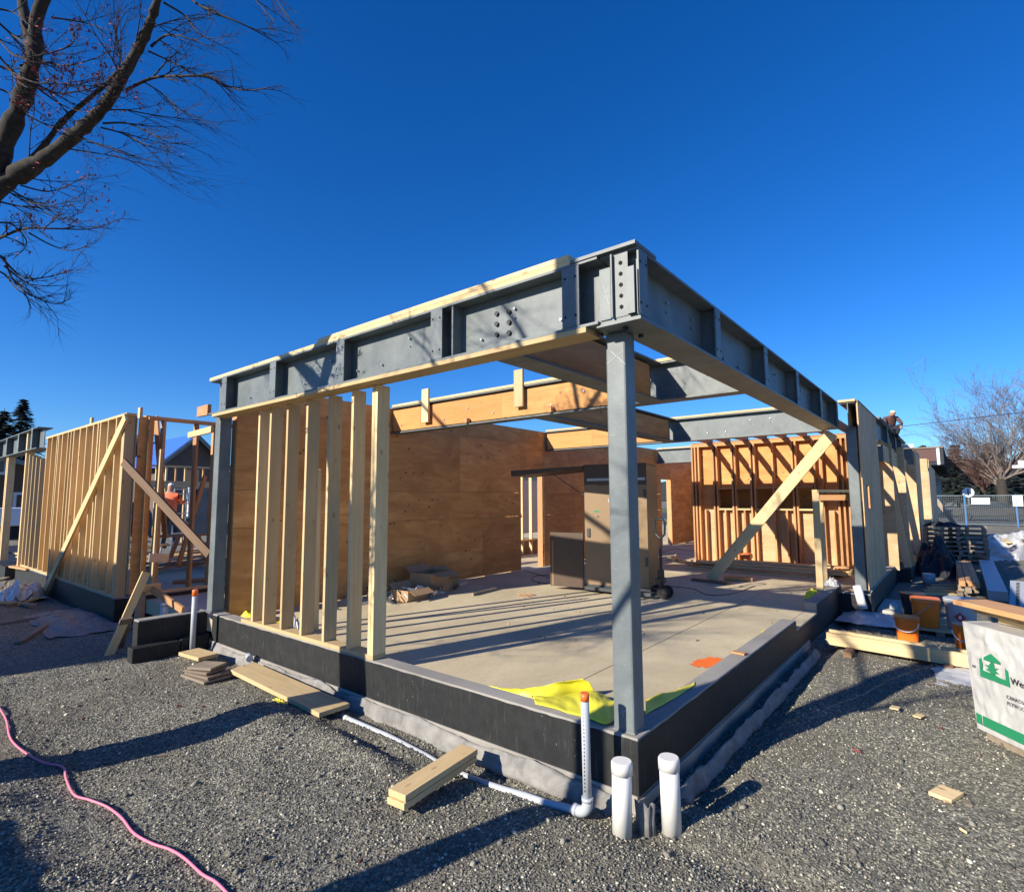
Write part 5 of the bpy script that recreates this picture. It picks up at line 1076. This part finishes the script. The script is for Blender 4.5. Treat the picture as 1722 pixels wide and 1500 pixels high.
guided = [([(610,440),(740,380),(880,370),(1000,375),(1090,415),(1200,440),(1365,415)], .013, 4.15, 0), ([(700,400),(780,450),(850,510),(915,570)], .006, 4.1, 0), ([(720,250),(850,310),(960,370)], .008, 4.1, 0),
 ([(735,225),(800,175),(870,175),(1000,220)], .011, 4.05, 0), ([(795,15),(900,80),(960,160),(1060,215)], .009, 3.95, 0), ([(800,-160),(930,0),(1040,60),(1200,130),(1345,210)], .011, 3.9, 0), ([(1100,-200),(1240,0),(1330,100)], .007, 3.9, 0), ([(1200,-200),(1340,0),(1395,80)], .007, 3.9, 0),
 ([(500,600),(620,600),(730,650),(830,695),(960,700)], .008, 4.2, 0), ([(490,620),(600,650),(700,700),(810,735)], .007, 4.2, 0), ([(420,690),(470,700),(520,712)], .005, 4.2, 0), ([(600,330),(565,200),(580,100),(640,40)], .007, 4.2, .2), ([(600,350),(550,300),(560,200),(540,80)], .006, 4.2, .2),
 ([(100,320),(200,300),(330,320),(500,270)], .010, 4.15, .9), ([(120,370),(260,450),(400,440),(520,410)], .009, 4.15, .9), ([(170,420),(300,510),(420,550)], .008, 4.2, .5), ([(130,560),(250,620),(300,640)], .007, 4.25, .3), ([(250,85),(400,110),(540,150)], .007, 4.05, .5),
 ([(-20,100),(60,170),(140,230),(220,330)], .010, 4.1, .9), ([(-60,200),(40,330),(120,420),(200,430)], .010, 4.1, .8), ([(-50,40),(60,60),(150,130)], .009, 4.0, .9), ([(-60,300),(40,340),(160,400),(300,410),(480,420)], .010, 4.1, .8), ([(-60,420),(40,450),(90,520)], .009, 4.1, .8), ([(-80,120),(0,200),(100,280),(330,230),(360,160)], .009, 4.1, .8),
 ([(50,920),(150,980),(280,1060),(400,1030)], .008, 4.35, .3), ([(-40,1170),(0,1155),(120,1110),(280,1110),(440,1110),(590,1060)], .012, 4.35, .1), ([(140,1130),(250,1190),(350,1215),(460,1180)], .007, 4.35, 0), ([(0,1240),(100,1340),(200,1350),(350,1310)], .009, 4.4, .1),
 ([(20,1250),(60,1350),(130,1420),(270,1475),(350,1440)], .009, 4.4, 0), ([(100,900),(230,930),(330,900),(385,870)], .007, 4.3, .5), ([(0,980),(100,1000),(240,1000),(380,960)], .008, 4.35, .4), ([(20,1290),(150,1380),(330,1385)], .008, 4.4, 0), ([(-60,1300),(20,1330),(90,1410),(200,1450)], .009, 4.4, 0), ([(0,900),(90,960),(200,990),(290,920)], .007, 4.3, .6), ([(-40,1080),(60,1090),(130,1180),(60,1260)], .008, 4.35, .6)]
tw, lf = MB(), MB()
for pix, r, t, pl in guided:
    P_ = cr([PD(x*k, y*k, t+.12*math.sin(i*1.9)) for i, (x, y) in enumerate(pix)], 5); n = len(P_)
    tw.tube(P_, [r*(1-.78*i/(n-1)) for i in range(n)], 6, cap=False)
    for i in range(3, n):
        for _ in range(2 if i % 2 else 1):
            if rr.random() < .36:
                dd = (P_[i]-P_[i-1]).normalized(); dd = rot_about(dd, Vector([rr.gauss(0, 1) for _ in range(3)]).normalized(), rr.uniform(.3, .75)); dd = (dd+Up*rr.uniform(-.05, .25)).normalized()
                twigs(tw, P_[i], dd, rr.uniform(.16, .42)*(.7+.5*(1-i/n)), r*(1-.78*i/n)*.5+.0009, 1, rr, sides=4, spread=.75, n=5, leaf=lf, pl=pl*.55)
for P_, R2 in (LA, LA2, LBm, LE):
    for i in range(4, len(P_), 1):
        if rr.random() < .26:
            dd = (P_[i]-P_[i-1]).normalized(); dd = rot_about(dd, Vector([rr.gauss(0, 1) for _ in range(3)]).normalized(), rr.uniform(.6, 1.3))
            twigs(tw, P_[i], dd, rr.uniform(.4, .9), .006, 2, rr, sides=4, n=5, leaf=lf, pl=.25 if P_ is not LBm[0] else .02)
ob = MB(); q_ = cr([Vector((-3.2, 3.86, 1.7)), Vector((-3.9, 4.0, 2.6)), Vector((-4.9, 4.3, 3.5)), Vector((-5.8, 4.5, 4.2))], 6); ob.tube(q_, [.07-.05*i/18 for i in range(len(q_))], 8); ob.build('limb', 'bark', BT, smooth=True)
for i in range(4, len(q_)):
    for _ in range(3): dd = rot_about((q_[i]-q_[i-1]).normalized(), Vector([rr.gauss(0, 1) for _ in range(3)]).normalized(), rr.uniform(.5, 1.3)); twigs(tw, q_[i], dd, rr.uniform(.7, 1.4), .012, 2, rr, sides=4, n=5)
tw.build('twigs', 'bark_dark', BT, smooth=True); lf.build('leaves', 'leaf_red', BT)
def round_tree(name, base, H, r, label, mat='bark', tmat='bark_far', depth=3, spread=.8, n=7, lean=(0,0), L0=.5, seed=1, group=None, trunkh=.35, twr=1.0, cat='tree', rmin=0):
    rq = random.Random(seed); t = thing(name, base, label, cat, group); b = Vector(base); top = b+Vector((lean[0], lean[1], H*trunkh))
    MB().tube([b-Vector((0,0,.2)), b.lerp(top, .4), top], [r*1.25, r, r*.8], 10).build('trunk', mat, t, smooth=True)
    m = MB(); 
    for i in range(n):
        a = 2*math.pi*i/n+rq.uniform(-.3, .3); el = rq.uniform(.5, 1.35); d = Vector((math.cos(a)*math.cos(el), math.sin(a)*math.cos(el), math.sin(el)))
        twigs(m, b.lerp(top, rq.uniform(.75, 1)), d, H*L0*rq.uniform(.8, 1.1), r*.5*twr, depth, rq, droop=-.3, sides=5, spread=spread, n=6, rmin=rmin)
    m.build('crown', tmat, t); return t
# the slender trunk out of frame at the left that throws the second long shadow, and the neighbour of the first tree
round_tree('bare_tree', (-4.35, 1.73, -.4), 10, .100, 'slender bare tree left of the camera, throwing the lower long shadow', depth=2, n=6, seed=5, trunkh=.8, L0=.25)
m = MB(); rr = random.Random(15)
for a0, b0 in (((-4.35, 1.73, 3.3), (-4.0, 3.4, 4.8)), ((-4.35, 1.73, 3.9), (-4.5, 2.9, 5.6)), ((-4.35, 1.73, 2.6), (-4.9, .9, 4.1))):
    a0, b0 = Vector(a0), Vector(b0); m.tube([a0, a0.lerp(b0, .5)+Vector((0, 0, .08)), b0], [.03, .02, .01], 6)
    for i in range(9): twigs(m, a0.lerp(b0, .25+i*.09), ((b0-a0).normalized()+Vector([rr.gauss(0, .6) for _ in range(3)])).normalized(), rr.uniform(.4, .9), .008, 2, rr, sides=4, n=5)
SLT = [o for o in COL.objects if o.get('label', '').startswith('slender bare tree')][0]; m.build('branches', 'bark_dark', SLT)
round_tree('bare_tree', (64, PX(1683, 800, 0, 64).y, -.4), 11.5, .42, 'taller bare street tree with a pale trunk at the right', depth=3, n=13, rmin=.010, seed=9, trunkh=.30, L0=.60, twr=.5, spread=.7, group='bare street trees')
round_tree('bare_tree', (66, PX(1651, 800, 0, 66).y, -.4), 7.8, .28, 'smaller reddish bare tree left of the taller street tree', tmat='twig_red', depth=3, n=13, rmin=.010, seed=19, trunkh=.34, L0=.52, twr=.55, spread=.65, group='bare street trees')
round_tree('bare_tree', (72, PX(1722, 800, 0, 72).y-1, -.4), 13, .35, 'bare tree partly cut off by the right edge', depth=3, n=11, rmin=.013, seed=23, trunkh=.3, L0=.6, twr=.6, group='bare street trees')
def conifer(base, H, R, label, seed, group=None, step=.5):
    rq = random.Random(seed); t = thing('conifer', base, label, 'tree', group); b = Vector(base); MB().tube([b, b+Vector((0,0,H))], [R*.07, .02], 8).build('trunk', 'bark_dark', t); m = MB()
    z = H*.12
    while z < H*.99:
        rad = R*(1-z/H)**.85*rq.uniform(.75, 1.12)+.1; nb = 9
        for i in range(nb):
            a = rq.uniform(0, 6.28); L = rad*rq.uniform(.7, 1.1); d = Vector((math.cos(a), math.sin(a), 0)); s = Vector((-d.y, d.x, 0)); p = b+Vector((0,0,z)); nseg = 5
            for k in range(1, nseg+1):
                f = k/nseg; c0 = p+d*L*f+Vector((0,0,-.28*L*f*f+.08*L*f)); w_ = L*.30*(1.15-f)
                for _ in range(4):
                    o1 = c0+s*rq.uniform(-w_, w_)+Vector((0,0,rq.uniform(-.12, .06)*step*2)); q = rq.uniform(.16, .36)*step*1.9; dd = (d+s*rq.uniform(-1, 1)).normalized()
                    m.add([o1-dd*q, o1+s*q*.45-Vector((0,0,q*.35)), o1+dd*q*1.2-Vector((0,0,q*.4)), o1-s*q*.45-Vector((0,0,q*.3))], [(0,1,2,3)])
        z += step*.55
    m.build('crown', 'conifer', t); return t
for i, (px, py, d, H, R) in enumerate(((40, 670, 62, 13.6, 4.2), (8, 686, 60, 12.0, 4.4), (-30, 690, 66, 13, 4.5))):
    q = PD(px, py, d); conifer((q.x, q.y, q.z-H), H, R, ('tall dark conifer with a sharp top at the far left', 'dark conifer left of the tallest one', 'dark conifer cut off by the left edge')[i], 3+i, 'conifers at the left')
rq = random.Random(6)
for i in range(9):
    y = -14+i*4.2; conifer((118+rq.uniform(-8, 8), y, -.4), rq.uniform(8, 12), 4.2, ORD[i]+' dark conifer from the right in the row far behind the street', 40+i, 'conifer row behind the street', step=1.0)
# ------------------------------------------------------------ houses behind the left bay
def house(x0, x1, y0, y1, zw, zr, label, mat='siding', rmat='roof_dark', wins=(), tarp=False):
    t = thing('house', ((x0+x1)/2, y0, -.4), label, 'house'); m = MB(); m.box((x0, y0, -.4), (x1, y1, zw)); m.build('wall', mat, t)
    xm = (x0+x1)/2; g = MB(); g.poly([(x0, y0, zw+.002), (x1, y0, zw+.002), (xm, y0, zr)], (0, y1-y0, 0)); g.build('gable', mat, t)
    for s, xa in ((-1, x0-.5), (1, x1+.5)):
        sl_ = (zr-zw)/((x1-x0)/2); m = MB(); za = zw-.5*sl_
        m.poly([(xa, y0-.5, za), (xm, y0-.5, zr), (xm, y0-.5, zr+.16), (xa, y0-.5, za+.16)], (0, y1-y0+1, 0)); m.build('roof', 'blue_tarp' if (tarp and s == tarp) else rmat, t)
        m = MB(); m.poly([(xa, y0-.56, za-.12), (xm, y0-.56, zr-.12), (xm, y0-.56, zr+.1), (xa, y0-.56, za+.1)], (0, .05, 0)); m.build('barge_board', 'trim', t)
    for (a, b, c_, d_) in wins:
        w1 = MB().box((a-.12, y0-.05, c_-.12), (b+.12, y0-.001, d_+.12)).build('window', 'window_frame', t); MB().box((a, y0-.07, c_), (b, y0-.0501, d_)).build('pane', 'window_glass', w1)
    return t
a_, b_ = PX(278, 772, 1, 30), PX(368, 772, 1, 30); ap = PX(324, 735, 1, 30)
house(a_.x, b_.x, 30, 40, a_.z, ap.z, 'dark gabled house behind the left bay, its left slope under a blue tarp', tarp=-1)
a_, b_ = PX(190, 778, 1, 36), PX(268, 778, 1, 36); house(a_.x, b_.x, 36, 46, a_.z, PX(232, 735, 1, 36).z, 'second dark gabled house, left of the one with the blue tarp')
p, q, r_ = PX(262, 768, 1, 33), PX(318, 740, 1, 33), PX(262, 740, 1, 33)
m = MB(); m.add([(p.x, 33, p.z), (q.x, 33, p.z), (q.x, 39, q.z), (r_.x, 39, q.z-.1)], [(0,1,2,3)]); tag(m.build('blue_tarp', 'blue_tarp', solid=.02), 'bright blue tarp on the roof behind the dark gabled house', 'tarp')
a_, b_ = PX(-5, 760, 1, 34), PX(72, 760, 1, 34)
wa, wb = PX(28, 832, 1, 34), PX(46, 856, 1, 34); wc, wd = PX(55, 785, 1, 34), PX(66, 808, 1, 34); we, wf = PX(-2, 776, 1, 34), PX(6, 794, 1, 34)
house(a_.x-3, b_.x+.5, 34, 44, a_.z-.9, a_.z-.1, 'brown shingled house with white framed windows at the far left', mat='brown_shake', wins=[(wa.x, wb.x, wb.z, wa.z), (wc.x, wd.x, wd.z, wc.z), (we.x, wf.x, wf.z, we.z)])
# stud framing far in the left bay
FW_ = thing('stud_wall', (4, 19, SZ), 'sunlit stud wall with a header far behind the worker on the ladder', 'stud wall')
xa, xb = PX(246, 800, 1, 19).x, PX(352, 800, 1, 19).x; x = xa; i = 0
while x < xb: lumber('stud', (x, 19, SZ), (x, 19, 2.55), .09, .045, (0,1,0), 'lumber' if i % 3 else 'lumber_orange', FW_, bevel=0); x += .29; i += 1
for z in (SZ+.03, 1.95, 2.55): lumber('plate', (xa, 18.99, z), (xb, 18.99, z), .1, .06 if z != 1.95 else .22, (0,1,0), 'lumber', FW_, bevel=0)
p, q = PX(312, 790, 1, 20), PX(332, 812, 1, 20); tag(MB().box((p.x, 19.9, q.z), (q.x, 20, p.z)).build('plywood_sheet', 'plywood_tan'), 'bright plywood patch high on the far framing', 'plywood')
for i, (xa_, xb_, ya, yb, mt) in enumerate(((318, 330, 820, 870, 'sign_white'), (330, 352, 822, 900, 'steel_paint'))):
    p, q = PX(xa_, ya, 1, 17.6), PX(xb_, yb, 1, 17.6); tag(MB().box((p.x, 17.6, q.z), (q.x, 17.7, p.z)).build('wall_panel', mt), ('narrow white panel right of the ladder', 'grey panel between the ladder and the left steel post')[i], 'panel')
tag(MB().box((1.2, 11.6, .62), (4.2, 11.9, .67)).build('work_bench_top', 'lumber_orange'), 'plank trestle top crossing the left bay', 'trestle')
rq = random.Random(12)
for i in range(34):
    x = rq.uniform(.8, 4.6); y = rq.uniform(9.6, 14.5); a = rq.uniform(-.5, .7); L = rq.uniform(.6, 2); z = SZ+.02+rq.uniform(0, .35)*rq.random()
    tag(lumber('loose_board', (x, y, z), (x+L*math.cos(a), y+L*math.sin(a), z+rq.uniform(0, .2)), .12, .035, (0,1,.2), rq.choice(['lumber', 'lumber_orange', 'lumber_weathered'])), 'offcut boards littering the floor of the left bay', 'board', 'boards on the left bay floor')
for i, (x, y) in enumerate(((1.6, 12), (2.3, 11.4), (3.2, 12.2), (3.6, 11.3))): board((x, y, SZ), (x+.3*(-1)**i, y+.2, .62), .09, .038, ('leftmost', 'second', 'third', 'rightmost')[i]+' slanting trestle leg in the left bay', 'leg', side=(1,0,0), name='trestle_leg', mat='lumber_orange')
# white vehicle far left
p = PX(38, 870, 1, 27); VN = thing('utility_trailer', (p.x, 27, -.4), 'pale utility trailer seen in the far left bay', 'trailer')
MB().box((p.x-1.3, 27, .45), (p.x+1.2, 28.5, 1.15)).build('trailer_body', 'sign_white', VN, bevel=.05); MB().box((p.x-1.2, 27.1, 0), (p.x+1.1, 28.4, .44)).build('chassis', 'rubber', VN)
# unseen cabin-shaped block added out of frame to shade the left wall foot
TR = thing('shade_cabin', (-7, 11, -.4), 'unseen grey cabin-shaped block added left of the camera to shade the left stud wall', 'shade caster')
MB().box((-8.2, 8.25, -.1), (-5.5, 14.0, 2.98)).build('cabin_wall', 'bucket_grey', TR, bevel=.02)
w1 = MB().box((-5.5, 9.2, 1.0), (-5.46, 10.2, 1.9)).build('window', 'window_frame', TR); MB().box((-5.459, 9.28, 1.08), (-5.45, 10.12, 1.82)).build('pane', 'window_glass', w1); MB().box((-5.5, 11.6, 0), (-5.46, 12.5, 2.1)).build('door', 'beige_wall', TR)
for y in (8.6, 13.5): MB().box((-8, y, -.5), (-5.7, y+.2, -.1001)).build('skid', 'lumber_dark', TR)
tag(MB().box((-4.45, 1.9, -.5), (-3.85, 3.1, .42)).build('lumber_bundle', 'lumber_weathered', bevel=.02), 'unseen bundle of boards added left of the camera to shade the lower left corner', 'lumber stack')  # unseen box, added only for the shade it throws on the gravel
